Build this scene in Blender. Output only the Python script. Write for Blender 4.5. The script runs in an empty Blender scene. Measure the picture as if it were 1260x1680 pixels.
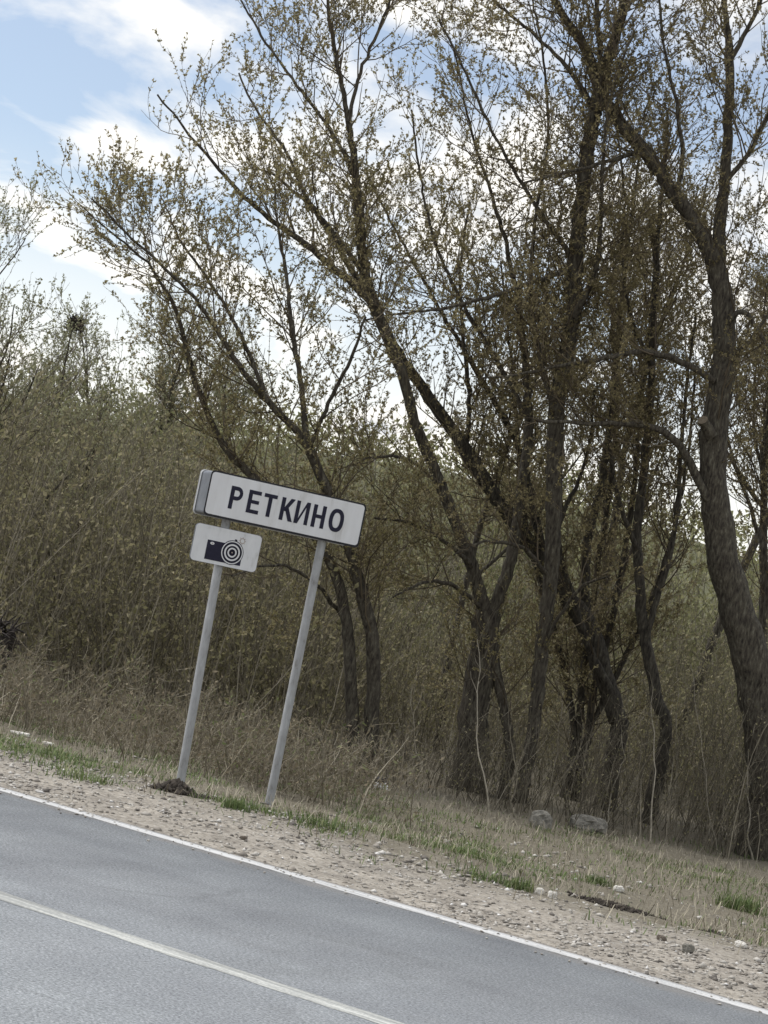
import bpy, math
import numpy as np
from mathutils import Matrix, Vector

sc = bpy.context.scene
col = sc.collection
RAD = math.radians
rng = np.random.default_rng(11)

# ------------------------------------------------------------------ camera
CAM_H = 1.65
FPX = 3600.0                      # focal length in pixels of the 1260 x 1680 photograph
ROLL = RAD(11.5)
PITCH = math.atan((1000 - 840) * math.cos(ROLL) / FPX)
_F = np.array([0, math.cos(PITCH), math.sin(PITCH)])
_U = np.array([0, -math.sin(PITCH), math.cos(PITCH)])
_R = np.array([1.0, 0, 0])
RC = math.cos(ROLL) * _R + math.sin(ROLL) * _U
UC = -math.sin(ROLL) * _R + math.cos(ROLL) * _U
cam = bpy.data.cameras.new('camera')
cam.sensor_fit = 'VERTICAL'
cam.sensor_height = 36.0
cam.lens = 36.0 * FPX / 1680.0
cam.clip_start = 0.1
cam.clip_end = 3000
camo = bpy.data.objects.new('camera', cam)
col.objects.link(camo)
m = Matrix.Identity(4)
for i in range(3):
    m[i][0], m[i][1], m[i][2] = RC[i], UC[i], -_F[i]
m[2][3] = CAM_H
camo.matrix_world = m
sc.camera = camo

# ------------------------------------------------------------------ sky, sun, exposure
SUN_EL, SUN_AZ = RAD(56), RAD(-75)      # azimuth measured from +Y (the view direction) towards +X
w = bpy.data.worlds.new('World')
sc.world = w
w.use_nodes = True
N, L = w.node_tree.nodes, w.node_tree.links
N.clear()


def nn(nodes, kind, **kw):
    n = nodes.new(kind)
    for k, v in kw.items():
        setattr(n, k, v)
    return n


out = nn(N, 'ShaderNodeOutputWorld')
bg = nn(N, 'ShaderNodeBackground')
bg.inputs['Strength'].default_value = 0.10
sky = nn(N, 'ShaderNodeTexSky', sky_type='NISHITA', sun_disc=False)
sky.sun_elevation = SUN_EL
sky.sun_rotation = SUN_AZ
sky.air_density = 1.0
sky.dust_density = 0.4
sky.ozone_density = 3.0
tc = nn(N, 'ShaderNodeTexCoord')
sep = nn(N, 'ShaderNodeSeparateXYZ')
L.new(tc.outputs['Generated'], sep.inputs[0])


def wmath(op, a, b=None, clamp=False):
    n = nn(N, 'ShaderNodeMath', operation=op, use_clamp=clamp)
    for i, v in enumerate((a, b)):
        if v is None:
            continue
        if isinstance(v, (int, float)):
            n.inputs[i].default_value = v
        else:
            L.new(v, n.inputs[i])
    return n.outputs[0]


zz = wmath('ADD', wmath('MAXIMUM', sep.outputs[2], 0.0), 0.16)
cx = wmath('DIVIDE', sep.outputs[0], zz)
cy = wmath('DIVIDE', sep.outputs[1], zz)
cmb = nn(N, 'ShaderNodeCombineXYZ')
L.new(cx, cmb.inputs[0])
L.new(cy, cmb.inputs[1])
mp = nn(N, 'ShaderNodeMapping')
mp.inputs['Location'].default_value = (3.1, 1.75, 0.0)
mp.inputs['Scale'].default_value = (1.5, 1.0, 1.0)
L.new(cmb.outputs[0], mp.inputs[0])
nz = nn(N, 'ShaderNodeTexNoise')
nz.inputs['Scale'].default_value = 2.1
nz.inputs['Detail'].default_value = 9
nz.inputs['Roughness'].default_value = 0.52
nz.inputs['Distortion'].default_value = 0.35
L.new(mp.outputs[0], nz.inputs['Vector'])
rp = nn(N, 'ShaderNodeMapRange', interpolation_type='SMOOTHSTEP')
rp.inputs['From Min'].default_value = 0.385
rp.inputs['From Max'].default_value = 0.63
L.new(nz.outputs[0], rp.inputs['Value'])
# thin high veil: more cloud towards the horizon
veil = nn(N, 'ShaderNodeMapRange', interpolation_type='SMOOTHSTEP')
veil.inputs['From Min'].default_value = 0.05
veil.inputs['From Max'].default_value = 0.19
veil.inputs['To Min'].default_value = 0.8
veil.inputs['To Max'].default_value = 0.20
L.new(sep.outputs[2], veil.inputs['Value'])
mask = wmath('MAXIMUM', rp.outputs[0], veil.outputs[0])
# thick parts of the clouds are greyer underneath
thick = nn(N, 'ShaderNodeMapRange', interpolation_type='SMOOTHSTEP')
thick.inputs['From Min'].default_value = 0.58
thick.inputs['From Max'].default_value = 0.74
L.new(nz.outputs[0], thick.inputs['Value'])
ccol = nn(N, 'ShaderNodeMixRGB')
ccol.inputs[1].default_value = (9.3, 8.95, 8.3, 1)
ccol.inputs[2].default_value = (5.4, 5.7, 6.1, 1)
L.new(thick.outputs[0], ccol.inputs[0])
mx = nn(N, 'ShaderNodeMixRGB')
L.new(mask, mx.inputs[0])
L.new(sky.outputs[0], mx.inputs[1])
L.new(ccol.outputs[0], mx.inputs[2])
L.new(mx.outputs[0], bg.inputs['Color'])
L.new(bg.outputs[0], out.inputs[0])

sun = bpy.data.lights.new('sun', 'SUN')
sun.energy = 2.5
sun.angle = RAD(32)
sun.color = (1.0, 0.975, 0.94)
suno = bpy.data.objects.new('sun', sun)
col.objects.link(suno)
sd = Vector((math.cos(SUN_EL) * math.sin(SUN_AZ), math.cos(SUN_EL) * math.cos(SUN_AZ), math.sin(SUN_EL)))
suno.rotation_euler = sd.to_track_quat('Z', 'Y').to_euler()
suno.location = sd * 50

sc.view_settings.view_transform = 'Standard'
sc.view_settings.look = 'None'
sc.view_settings.gamma = 1.0
sc.view_settings.exposure = 0.42
sc.view_settings.use_curve_mapping = False
sc.cycles.max_bounces = 6
sc.cycles.transparent_max_bounces = 4


# ------------------------------------------------------------------ helpers
def ray(x, y):
    return _F + RC * (x - 630) / FPX + UC * (840 - y) / FPX


def P(x, y, d):
    """point d metres deep seen at pixel x, y of the photograph"""
    return np.array([0, 0, CAM_H]) + ray(x, y) * d


def G(x, y, z=0.0):
    v = ray(x, y)
    return np.array([0, 0, CAM_H]) + v * ((z - CAM_H) / v[2])


E0, E1 = G(0, 1295), G(1260, 1662)
TD = (E1 - E0) / np.linalg.norm(E1 - E0)            # along the road, to the right
SDV = np.array([-TD[1], TD[0], 0.0])               # across the road, away from the camera
C0 = G(0, 1470)
LANE = float(-(C0 - E0) @ SDV)
ROAD_ANG = math.atan2(TD[1], TD[0])
ORG = E0 + TD * ((np.array([0, 0, 0]) - E0) @ TD)  # edge line point abreast of the camera


def to_st(p):
    q = np.asarray(p) - ORG
    return q @ SDV, q @ TD


def from_st(s, t, z=None):
    s, t = np.asarray(s, float), np.asarray(t, float)
    p = ORG + s[..., None] * SDV + t[..., None] * TD
    p[..., 2] = zst(s, t) if z is None else z
    return p


def vnoise(x, y, seed=0):
    """smooth value noise"""
    xi, yi = np.floor(x).astype(np.int64), np.floor(y).astype(np.int64)
    fx, fy = x - xi, y - yi
    fx, fy = fx * fx * (3 - 2 * fx), fy * fy * (3 - 2 * fy)

    def h(a, b):
        n = (a * 374761393 + b * 668265263 + seed * 974634777) & 0x7fffffff
        n = ((n ^ (n >> 13)) * 1274126177) & 0x7fffffff
        return ((n ^ (n >> 16)) & 0xffff) / 65535.0
    return (h(xi, yi) * (1 - fx) + h(xi + 1, yi) * fx) * (1 - fy) + (h(xi, yi + 1) * (1 - fx) + h(xi + 1, yi + 1) * fx) * fy


PS = [-400, -0.4, 0.10, 0.5, 1.6, 2.5, 3.05, 3.75, 4.6, 6.5, 9, 14, 22, 40, 60, 90, 140, 400]
PZ = [-.06, -.06, -.035, -.02, -.03, -.03, -.03, -.17, -.22, -.30, -.36, -.40, -.40, -.2, 0.6, 3.0, 4.6, 5.0]


def zst(s, t):
    s, t = np.asarray(s, float), np.asarray(t, float)
    z = np.interp(s, PS, PZ)
    a = np.clip((s - 0.3) / 2.5, 0, 1)
    z = z + a * (0.10 * (vnoise(s * .55, t * .55, 1) - .5) + 0.05 * (vnoise(s * 2.1, t * 2.1, 2) - .5))
    z = z + np.clip((s - .15) / .5, 0, 1) * 0.022 * (vnoise(s * 7, t * 7, 3) - .5)
    z = z + np.clip((s - 55) / 60, 0, 1) * (2.5 + 4.5 * np.clip((-t - 48) / 28, 0, 1))
    z = z + np.clip((s - 40) / 60, 0, 1) * 2.2 * (vnoise(s * .02 + 5, t * .022, 4) - .4)
    return z


def zg(x, y):
    s, t = to_st(np.stack([np.asarray(x, float), np.asarray(y, float), 0 * np.asarray(x, float)], -1))
    return zst(s, t)


def GZ(x, y):
    """ground point seen at x, y, following the relief"""
    z = -.1
    for _ in range(8):
        p = G(x, y, z)
        z = .5 * z + .5 * float(zg(p[0], p[1]))
    return p


def norm(v):
    return v / np.maximum(np.linalg.norm(v, axis=-1, keepdims=True), 1e-9)


def mesh_np(name, verts, quads, smooth=False):
    me = bpy.data.meshes.new(name)
    verts = np.asarray(verts, np.float32).reshape(-1, 3)
    quads = np.asarray(quads, np.int32)
    nf, k = quads.shape
    me.vertices.add(len(verts))
    me.vertices.foreach_set('co', verts.ravel())
    me.loops.add(nf * k)
    me.loops.foreach_set('vertex_index', quads.ravel())
    me.polygons.add(nf)
    me.polygons.foreach_set('loop_start', np.arange(nf, dtype=np.int32) * k)
    if smooth:
        me.polygons.foreach_set('use_smooth', np.ones(nf, dtype=bool))
    me.update(calc_edges=True)
    me.validate()
    return me


class Acc:
    """collects vertex and quad arrays"""
    def __init__(s):
        s.v, s.f, s.n = [], [], 0

    def add(s, v, f):
        v = np.asarray(v, np.float32).reshape(-1, 3)
        s.v.append(v)
        s.f.append(np.asarray(f, np.int64) + s.n)
        s.n += len(v)

    def mesh(s, name, smooth=False, origin=None):
        v = np.concatenate(s.v)
        if origin is not None:
            v = v - np.asarray(origin, np.float32)
        return mesh_np(name, v, np.concatenate(s.f), smooth)


def tag(o, label=None, cat=None, group=None, kind=None):
    if label: o['label'] = label
    if cat: o['category'] = cat
    if group: o['group'] = group
    if kind: o['kind'] = kind
    return o


def link(name, me, mat=None, parent=None, loc=None, rot=None):
    o = bpy.data.objects.new(name, me)
    col.objects.link(o)
    if mat is not None and me is not None and not me.materials:
        me.materials.append(mat)
    if parent is not None: o.parent = parent
    if loc is not None: o.location = loc
    if rot is not None: o.rotation_euler = rot
    return o


def pymesh(name, verts, faces, smooth=False):
    me = bpy.data.meshes.new(name)
    me.from_pydata([tuple(map(float, v)) for v in verts], [], faces)
    me.update()
    if smooth:
        for p in me.polygons: p.use_smooth = True
    return me


def tubes(pts, rad, sides):
    """pts (n,k,3), rad (n,k) -> verts, quads"""
    n, k = pts.shape[:2]
    tan = np.empty_like(pts)
    tan[:, 1:-1] = pts[:, 2:] - pts[:, :-2]
    tan[:, 0] = pts[:, 1] - pts[:, 0]
    tan[:, -1] = pts[:, -1] - pts[:, -2]
    tan = norm(tan)
    mean = norm(pts[:, -1] - pts[:, 0])
    ref = np.zeros((n, 3))
    ref[np.arange(n), np.argmin(np.abs(mean), 1)] = 1
    u = norm(np.cross(tan, ref[:, None, :]))
    v = np.cross(tan, u)
    a = np.arange(sides) / sides * 2 * np.pi
    vv = pts[:, :, None, :] + rad[:, :, None, None] * (np.cos(a)[:, None] * u[:, :, None, :] + np.sin(a)[:, None] * v[:, :, None, :])
    b = (np.arange(n)[:, None, None] * k + np.arange(k - 1)[None, :, None]) * sides
    j = np.arange(sides)[None, None, :]
    j2 = (j + 1) % sides
    q = np.stack([b + j, b + j2, b + sides + j2, b + sides + j], -1)
    return vv.reshape(-1, 3), q.reshape(-1, 4)


def grow(start, d, length, k, wander=0.12, up=0.06):
    n = len(start)
    pts = np.empty((n, k, 3))
    pts[:, 0] = start
    d = norm(d)
    for i in range(1, k):
        d = norm(d + wander * rng.normal(size=(n, 3)) + np.array([0, 0, up]))
        pts[:, i] = pts[:, i - 1] + d * (length / (k - 1))[:, None]
    return pts


def sample_children(pts, N_, t0=0.15, t1=1.0, weights=None):
    n, k = pts.shape[:2]
    ln = np.linalg.norm(np.diff(pts, axis=1), axis=2).sum(1)
    wgt = ln if weights is None else weights
    idx = rng.choice(n, N_, p=wgt / wgt.sum())
    t = t0 + (t1 - t0) * rng.random(N_)
    f = t * (k - 1)
    i = np.minimum(f.astype(int), k - 2)
    fr = (f - i)[:, None]
    a, b = pts[idx, i], pts[idx, i + 1]
    return idx, t, a + (b - a) * fr, norm(b - a), ln[idx]


def branch_dirs(tan, ang_lo, ang_hi, up=0.3):
    n = len(tan)
    r = rng.normal(size=(n, 3)) + np.array([0, 0, up])
    perp = norm(r - (r * tan).sum(1, keepdims=True) * tan)
    a = np.radians(ang_lo + (ang_hi - ang_lo) * rng.random(n))[:, None]
    return norm(np.cos(a) * tan + np.sin(a) * perp)


def leaf_quads(pos, d, ln, wd):
    """small folded leaves: base, side, tip, side"""
    n = len(pos)
    d = norm(d)
    r = rng.normal(size=(n, 3))
    s = norm(np.cross(d, r))
    nrm = np.cross(s, d)
    ln, wd = ln[:, None], wd[:, None]
    mid = pos + d * ln * .45
    v = np.stack([pos, mid + s * wd * .5 + nrm * wd * .25, pos + d * ln + nrm * ln * rng.normal(size=(n, 1)) * .12,
                  mid - s * wd * .5 + nrm * wd * .25], 1)
    q = np.arange(n)[:, None] * 4 + np.arange(4)
    return v.reshape(-1, 3), q


def leaf_tris(pos, d, ln, wd):
    """small pointed leaves just out of the bud"""
    n = len(pos)
    d = norm(d)
    s = norm(np.cross(d, rng.normal(size=(n, 3))))
    ln, wd = ln[:, None], wd[:, None]
    sk = (.15 + .5 * rng.random((n, 1)))
    v = np.stack([pos, pos + d * ln * sk + s * wd * .9, pos + d * ln], 1)
    return v.reshape(-1, 3), np.arange(n)[:, None] * 3 + np.arange(3)


# ------------------------------------------------------------------ materials
def mat(name):
    m_ = bpy.data.materials.new(name)
    m_.use_nodes = True
    nt = m_.node_tree
    b = nt.nodes['Principled BSDF']
    b.inputs['Roughness'].default_value = 0.8
    b.inputs['Specular IOR Level'].default_value = 0.25
    return m_, nt.nodes, nt.links, b


def ramp(nodes, stops):
    r = nodes.new('ShaderNodeValToRGB')
    el = r.color_ramp.elements
    while len(el) < len(stops): el.new(0.5)
    for e, (p, c) in zip(el, stops):
        e.position = p
        e.color = (*c, 1)
    return r


def noise(nodes, links, scale, detail=5, rough=.6, vec=None, dist=0.0):
    n = nodes.new('ShaderNodeTexNoise')
    n.inputs['Scale'].default_value = scale
    n.inputs['Detail'].default_value = detail
    n.inputs['Roughness'].default_value = rough
    n.inputs['Distortion'].default_value = dist
    if vec is not None: links.new(vec, n.inputs['Vector'])
    return n


def bump(nodes, links, h, b, strength, dist):
    n = nodes.new('ShaderNodeBump')
    n.inputs['Strength'].default_value = strength
    n.inputs['Distance'].default_value = dist
    links.new(h, n.inputs['Height'])
    links.new(n.outputs[0], b.inputs['Normal'])
    return n


def noise_mat(name, stops, scale, bstr=0.3, bdist=0.01, rough=.85, stretch=None, detail=6):
    m_, n, l, b = mat(name)
    t = n.new('ShaderNodeTexCoord')
    vec = t.outputs['Object']
    if stretch:
        mpn = n.new('ShaderNodeMapping')
        mpn.inputs['Scale'].default_value = stretch
        l.new(vec, mpn.inputs[0])
        vec = mpn.outputs[0]
    no = noise(n, l, scale, detail, .62, vec)
    r = ramp(n, stops)
    l.new(no.outputs[0], r.inputs[0])
    l.new(r.outputs[0], b.inputs['Base Color'])
    bump(n, l, no.outputs[0], b, bstr, bdist)
    b.inputs['Roughness'].default_value = rough
    return m_


def island_mat(name, stops, rough=.7, transl=0.0, tcol=None):
    """colour varies from piece to piece"""
    m_, n, l, b = mat(name)
    g = n.new('ShaderNodeNewGeometry')
    r = ramp(n, stops)
    l.new(g.outputs['Random Per Island'], r.inputs[0])
    l.new(r.outputs[0], b.inputs['Base Color'])
    b.inputs['Roughness'].default_value = rough
    b.inputs['Specular IOR Level'].default_value = .2
    if transl:
        tr = n.new('ShaderNodeBsdfTranslucent')
        l.new(r.outputs[0], tr.inputs[0])
        mxs = n.new('ShaderNodeMixShader')
        mxs.inputs[0].default_value = transl
        l.new(b.outputs[0], mxs.inputs[1])
        l.new(tr.outputs[0], mxs.inputs[2])
        l.new(mxs.outputs[0], n['Material Output'].inputs[0])
    return m_


M = {}
M['bark'] = noise_mat('bark', [(.32, (.020, .017, .014)), (.46, (.062, .053, .042)), (.58, (.098, .088, .066)), (.70, (.18, .168, .13))], 34, 1.0, .03, .9, (1, 1, .25), 9)
M['bark_dark'] = noise_mat('bark_dark', [(.32, (.016, .014, .012)), (.46, (.047, .041, .033)), (.60, (.078, .070, .054)), (.72, (.14, .13, .10))], 34, 1.0, .03, .9, (1, 1, .25), 9)
M['twig'] = island_mat('twig', [(0, (.06, .048, .035)), (.5, (.11, .088, .062)), (1, (.17, .14, .092))], .8)
M['leaf'] = island_mat('leaf', [(0, (.13, .11, .058)), (.3, (.22, .19, .095)), (.6, (.29, .262, .122)), (.85, (.38, .32, .19)), (1, (.48, .43, .27))], .6, .5)
M['leaf_dark'] = island_mat('leaf_dark', [(0, (.12, .10, .058)), (.4, (.20, .17, .092)), (.75, (.27, .235, .118)), (1, (.37, .31, .18))], .6, .5)
M['leaf_pale'] = island_mat('leaf_pale', [(0, (.20, .20, .12)), (.5, (.28, .285, .17)), (1, (.36, .36, .23))], .6, .5)
M['shrub_leaf'] = island_mat('shrub_leaf', [(0, (.135, .122, .075)), (.3, (.222, .205, .118)), (.6, (.28, .265, .138)), (.85, (.34, .30, .185)), (1, (.40, .36, .235))], .65, .45)
M['scrub_leaf'] = island_mat('scrub_leaf', [(0, (.13, .13, .070)), (.35, (.205, .205, .100)), (.7, (.25, .25, .118)), (1, (.33, .31, .18))], .65, .45)
M['shrub_stem'] = island_mat('shrub_stem', [(0, (.085, .074, .054)), (.5, (.165, .147, .105)), (.85, (.225, .20, .15)), (1, (.30, .27, .205))], .8)
M['dry_stem'] = island_mat('dry_stem', [(0, (.12, .10, .075)), (.4, (.195, .175, .130)), (.65, (.245, .208, .152)), (.88, (.33, .292, .215)), (1, (.46, .42, .33))], .8)
M['grey_stem'] = island_mat('grey_stem', [(0, (.065, .056, .042)), (.5, (.125, .11, .080)), (.85, (.19, .168, .125)), (1, (.31, .28, .22))], .8)
M['dry_leaf'] = island_mat('dry_leaf', [(0, (.13, .115, .075)), (.5, (.215, .185, .125)), (.75, (.27, .225, .155)), (1, (.19, .225, .10))], .8, .3)
M['pale_stem'] = noise_mat('pale_stem', [(.3, (.20, .18, .14)), (.6, (.32, .29, .23)), (.8, (.42, .39, .32))], 18, .2, .004, .85)
M['grass'] = island_mat('grass', [(0, (.08, .11, .045)), (.45, (.12, .165, .06)), (.8, (.165, .215, .08)), (1, (.27, .27, .14))], .6, .25)
M['straw'] = island_mat('straw', [(0, (.16, .14, .10)), (.5, (.27, .24, .18)), (1, (.42, .38, .29))], .8)
M['stone'] = island_mat('stone', [(0, (.11, .10, .09)), (.2, (.25, .225, .195)), (.55, (.36, .335, .295)), (.93, (.46, .437, .395)), (1, (.66, .645, .62))], .9)

# asphalt: local x along the road, local y across it
m_, n_, l_, b_ = mat('asphalt')
t_ = n_.new('ShaderNodeTexCoord')
fine = noise(n_, l_, 75, 4, .75, t_.outputs['Object'])
med = noise(n_, l_, 1.4, 6, .6, t_.outputs['Object'])
mpb = n_.new('ShaderNodeMapping')
mpb.inputs['Scale'].default_value = (.10, 1.3, 1)
l_.new(t_.outputs['Object'], mpb.inputs[0])
band = noise(n_, l_, 1.0, 4, .6, mpb.outputs[0])
rf = ramp(n_, [(.32, (.088, .096, .103)), (.5, (.232, .246, .256)), (.68, (.39, .404, .412))])
l_.new(fine.outputs[0], rf.inputs[0])
rm = ramp(n_, [(.3, (.84, .84, .85)), (.7, (1.14, 1.14, 1.13))])
l_.new(med.outputs[0], rm.inputs[0])
rb = ramp(n_, [(.34, (.90, .89, .89)), (.64, (1.06, 1.06, 1.06))])
l_.new(band.outputs[0], rb.inputs[0])
agg = noise(n_, l_, 38, 3, .8, t_.outputs['Object'])
ra = ramp(n_, [(.36, (.86, .86, .86)), (.64, (1.14, 1.14, 1.14))])
l_.new(agg.outputs[0], ra.inputs[0])
mua = n_.new('ShaderNodeMixRGB'); mua.blend_type = 'MULTIPLY'; mua.inputs[0].default_value = 1
mu1 = n_.new('ShaderNodeMixRGB'); mu1.blend_type = 'MULTIPLY'; mu1.inputs[0].default_value = 1
mu2 = n_.new('ShaderNodeMixRGB'); mu2.blend_type = 'MULTIPLY'; mu2.inputs[0].default_value = 1
l_.new(rf.outputs[0], mua.inputs[1]); l_.new(ra.outputs[0], mua.inputs[2]); l_.new(mua.outputs[0], mu1.inputs[1]); l_.new(rm.outputs[0], mu1.inputs[2])
l_.new(mu1.outputs[0], mu2.inputs[1]); l_.new(rb.outputs[0], mu2.inputs[2])
# thin cracks and dust along the edge
vor = n_.new('ShaderNodeTexVoronoi'); vor.feature = 'DISTANCE_TO_EDGE'; vor.inputs['Scale'].default_value = .55
wrp = noise(n_, l_, 2.5, 5, .6, t_.outputs['Object'])
mxv = n_.new('ShaderNodeMixRGB'); mxv.inputs[0].default_value = .22
l_.new(t_.outputs['Object'], mxv.inputs[1]); l_.new(wrp.outputs['Color'], mxv.inputs[2]); l_.new(mxv.outputs[0], vor.inputs['Vector'])
ck = n_.new('ShaderNodeMapRange'); ck.inputs['From Min'].default_value = .004; ck.inputs['From Max'].default_value = .016
ck.inputs['To Min'].default_value = .2; ck.inputs['To Max'].default_value = 0
l_.new(vor.outputs['Distance'], ck.inputs['Value'])
ckm = n_.new('ShaderNodeMath'); ckm.operation = 'MULTIPLY'
ckr = ramp(n_, [(.50, (0, 0, 0)), (.60, (1, 1, 1))]); l_.new(med.outputs[0], ckr.inputs[0])
l_.new(ck.outputs[0], ckm.inputs[0]); l_.new(ckr.outputs[0], ckm.inputs[1])
mck = n_.new('ShaderNodeMixRGB'); l_.new(ckm.outputs[0], mck.inputs[0]); l_.new(mu2.outputs[0], mck.inputs[1]); mck.inputs[2].default_value = (.05, .05, .05, 1)
sp2 = n_.new('ShaderNodeSeparateXYZ'); l_.new(t_.outputs['Object'], sp2.inputs[0])
du = n_.new('ShaderNodeMath'); du.operation = 'MULTIPLY_ADD'; du.inputs[1].default_value = .55
l_.new(wrp.outputs[0], du.inputs[0]); l_.new(sp2.outputs[1], du.inputs[2])
dr = n_.new('ShaderNodeMapRange'); dr.inputs['From Min'].default_value = .05; dr.inputs['From Max'].default_value = .42; dr.inputs['To Max'].default_value = .85
l_.new(du.outputs[0], dr.inputs['Value'])
mdu = n_.new('ShaderNodeMixRGB'); l_.new(dr.outputs[0], mdu.inputs[0]); l_.new(mck.outputs[0], mdu.inputs[1]); mdu.inputs[2].default_value = (.33, .29, .245, 1)
l_.new(mdu.outputs[0], b_.inputs['Base Color'])
b_.inputs['Roughness'].default_value = .82
bump(n_, l_, fine.outputs[0], b_, .5, .004)
M['asphalt'] = m_


def paint_mat(name, colr, dirt, wear):
    m_, n, l, b = mat(name)
    t = n.new('ShaderNodeTexCoord')
    a = noise(n, l, 60, 4, .7, t.outputs['Object'])
    mpn = n.new('ShaderNodeMapping')
    mpn.inputs['Scale'].default_value = (.7, 16, 1)
    l.new(t.outputs['Object'], mpn.inputs[0])
    c = noise(n, l, 1.6, 5, .65, mpn.outputs[0])
    ad = n.new('ShaderNodeMath'); ad.operation = 'MULTIPLY_ADD'
    l.new(a.outputs[0], ad.inputs[0]); ad.inputs[1].default_value = .5; l.new(c.outputs[0], ad.inputs[2])
    r = ramp(n, [(wear, dirt), (wear + .16, colr)])
    l.new(ad.outputs[0], r.inputs[0])
    l.new(r.outputs[0], b.inputs['Base Color'])
    return m_


M['line_white'] = paint_mat('line_white', (.56, .56, .55), (.33, .33, .32), .60)
M['line_cream'] = paint_mat('line_cream', (.54, .545, .51), (.32, .325, .31), .68)

# ground: local x along the road, local y across: gravel shoulder, grassy verge, leaf litter
m_, n_, l_, b_ = mat('verge_ground')
t_ = n_.new('ShaderNodeTexCoord')
sp = n_.new('ShaderNodeSeparateXYZ')
l_.new(t_.outputs['Object'], sp.inputs[0])
big = noise(n_, l_, .9, 5, .6, t_.outputs['Object'])
sm = noise(n_, l_, 26, 5, .7, t_.outputs['Object'])
vf = noise(n_, l_, 3.2, 6, .65, t_.outputs['Object'])
grav = ramp(n_, [(.28, (.15, .135, .115)), (.43, (.26, .235, .20)), (.57, (.355, .328, .285)), (.75, (.49, .465, .42))])
l_.new(sm.outputs[0], grav.inputs[0])
soil = ramp(n_, [(.25, (.08, .07, .052)), (.48, (.145, .128, .095)), (.62, (.195, .175, .13)), (.8, (.29, .26, .20))])
l_.new(sm.outputs[0], soil.inputs[0])
ad = n_.new('ShaderNodeMath'); ad.operation = 'MULTIPLY_ADD'; ad.inputs[1].default_value = 3.4
l_.new(vf.outputs[0], ad.inputs[0]); l_.new(sp.outputs[1], ad.inputs[2])
mr = n_.new('ShaderNodeMapRange'); mr.interpolation_type = 'SMOOTHSTEP'
mr.inputs['From Min'].default_value = 3.2; mr.inputs['From Max'].default_value = 5.0
l_.new(ad.outputs[0], mr.inputs['Value'])
pk = ramp(n_, [(.35, (.74, .73, .72)), (.62, (1.12, 1.11, 1.09))])
l_.new(vf.outputs[0], pk.inputs[0])
gmu = n_.new('ShaderNodeMixRGB'); gmu.blend_type = 'MULTIPLY'; gmu.inputs[0].default_value = 1
l_.new(grav.outputs[0], gmu.inputs[1]); l_.new(pk.outputs[0], gmu.inputs[2])
mg = n_.new('ShaderNodeMixRGB')
l_.new(mr.outputs[0], mg.inputs[0]); l_.new(gmu.outputs[0], mg.inputs[1]); l_.new(soil.outputs[0], mg.inputs[2])
hl = n_.new('ShaderNodeMapRange'); hl.interpolation_type = 'SMOOTHSTEP'
hl.inputs['From Min'].default_value = 14; hl.inputs['From Max'].default_value = 45
l_.new(sp.outputs[1], hl.inputs['Value'])
hr = ramp(n_, [(.3, (.055, .056, .030)), (.5, (.10, .10, .052)), (.7, (.15, .145, .08))])
l_.new(vf.outputs[0], hr.inputs[0])
mh = n_.new('ShaderNodeMixRGB')
l_.new(hl.outputs[0], mh.inputs[0]); l_.new(mg.outputs[0], mh.inputs[1]); l_.new(hr.outputs[0], mh.inputs[2])
l_.new(mh.outputs[0], b_.inputs['Base Color'])
bump(n_, l_, sm.outputs[0], b_, .7, .02)
b_.inputs['Roughness'].default_value = .95
M['ground'] = m_

M['galv'] = noise_mat('galvanised_pipe', [(.30, (.19, .185, .175)), (.42, (.31, .315, .32)), (.6, (.38, .39, .40)), (.75, (.47, .48, .485))], 20, .08, .003, .55, (1, 1, .35), 8)
M['galv'].node_tree.nodes['Principled BSDF'].inputs['Metallic'].default_value = .25
M['sheet'] = noise_mat('sheet_metal', [(.3, (.13, .14, .155)), (.7, (.20, .21, .23))], 9, .04, .002, .5)
M['sheet'].node_tree.nodes['Principled BSDF'].inputs['Metallic'].default_value = .4
M['sign_white'] = noise_mat('sign_white', [(.28, (.46, .455, .445)), (.42, (.62, .625, .635)), (.7, (.68, .69, .71))], 9, .0, .001, .45, (1, 1, .22))
M['plate_white'] = noise_mat('plate_white', [(.28, (.43, .43, .42)), (.42, (.61, .62, .635)), (.7, (.68, .69, .705))], 13, .0, .001, .5, (1, 1, .3))
M['navy'] = noise_mat('navy_film', [(.3, (.007, .007, .020)), (.7, (.014, .013, .034))], 20, .0, .001, .5)
M['black_edge'] = noise_mat('black_edge', [(.3, (.014, .014, .018)), (.7, (.03, .03, .034))], 20, .0, .001, .6)
M['star'] = noise_mat('faded_print', [(.3, (.33, .28, .25)), (.7, (.42, .36, .32))], 40, .0, .001, .6)
M['soil_dark'] = noise_mat('dark_soil', [(.3, (.022, .018, .015)), (.55, (.05, .042, .034)), (.8, (.11, .09, .075))], 22, .8, .02, .95)
M['rock'] = noise_mat('grey_rock', [(.32, (.10, .095, .08)), (.48, (.20, .19, .165)), (.62, (.27, .255, .22)), (.8, (.36, .34, .30))], 14, .9, .04, .95)
M['white_stone'] = noise_mat('white_stone', [(.3, (.50, .47, .42)), (.7, (.70, .68, .63))], 16, .5, .01, .9)
M['brown_stone'] = noise_mat('brown_stone', [(.3, (.09, .075, .06)), (.7, (.16, .135, .11))], 16, .5, .01, .9)
M['cut_wood'] = noise_mat('cut_wood', [(.3, (.11, .09, .065)), (.7, (.20, .165, .12))], 30, .2, .004, .85)
M['root'] = noise_mat('root_tangle', [(.3, (.02, .017, .016)), (.7, (.06, .05, .045))], 20, .5, .01, .9)
M['litter_white'] = noise_mat('white_plastic', [(.3, (.6, .6, .6)), (.7, (.75, .75, .75))], 12, .1, .003, .5)
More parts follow.
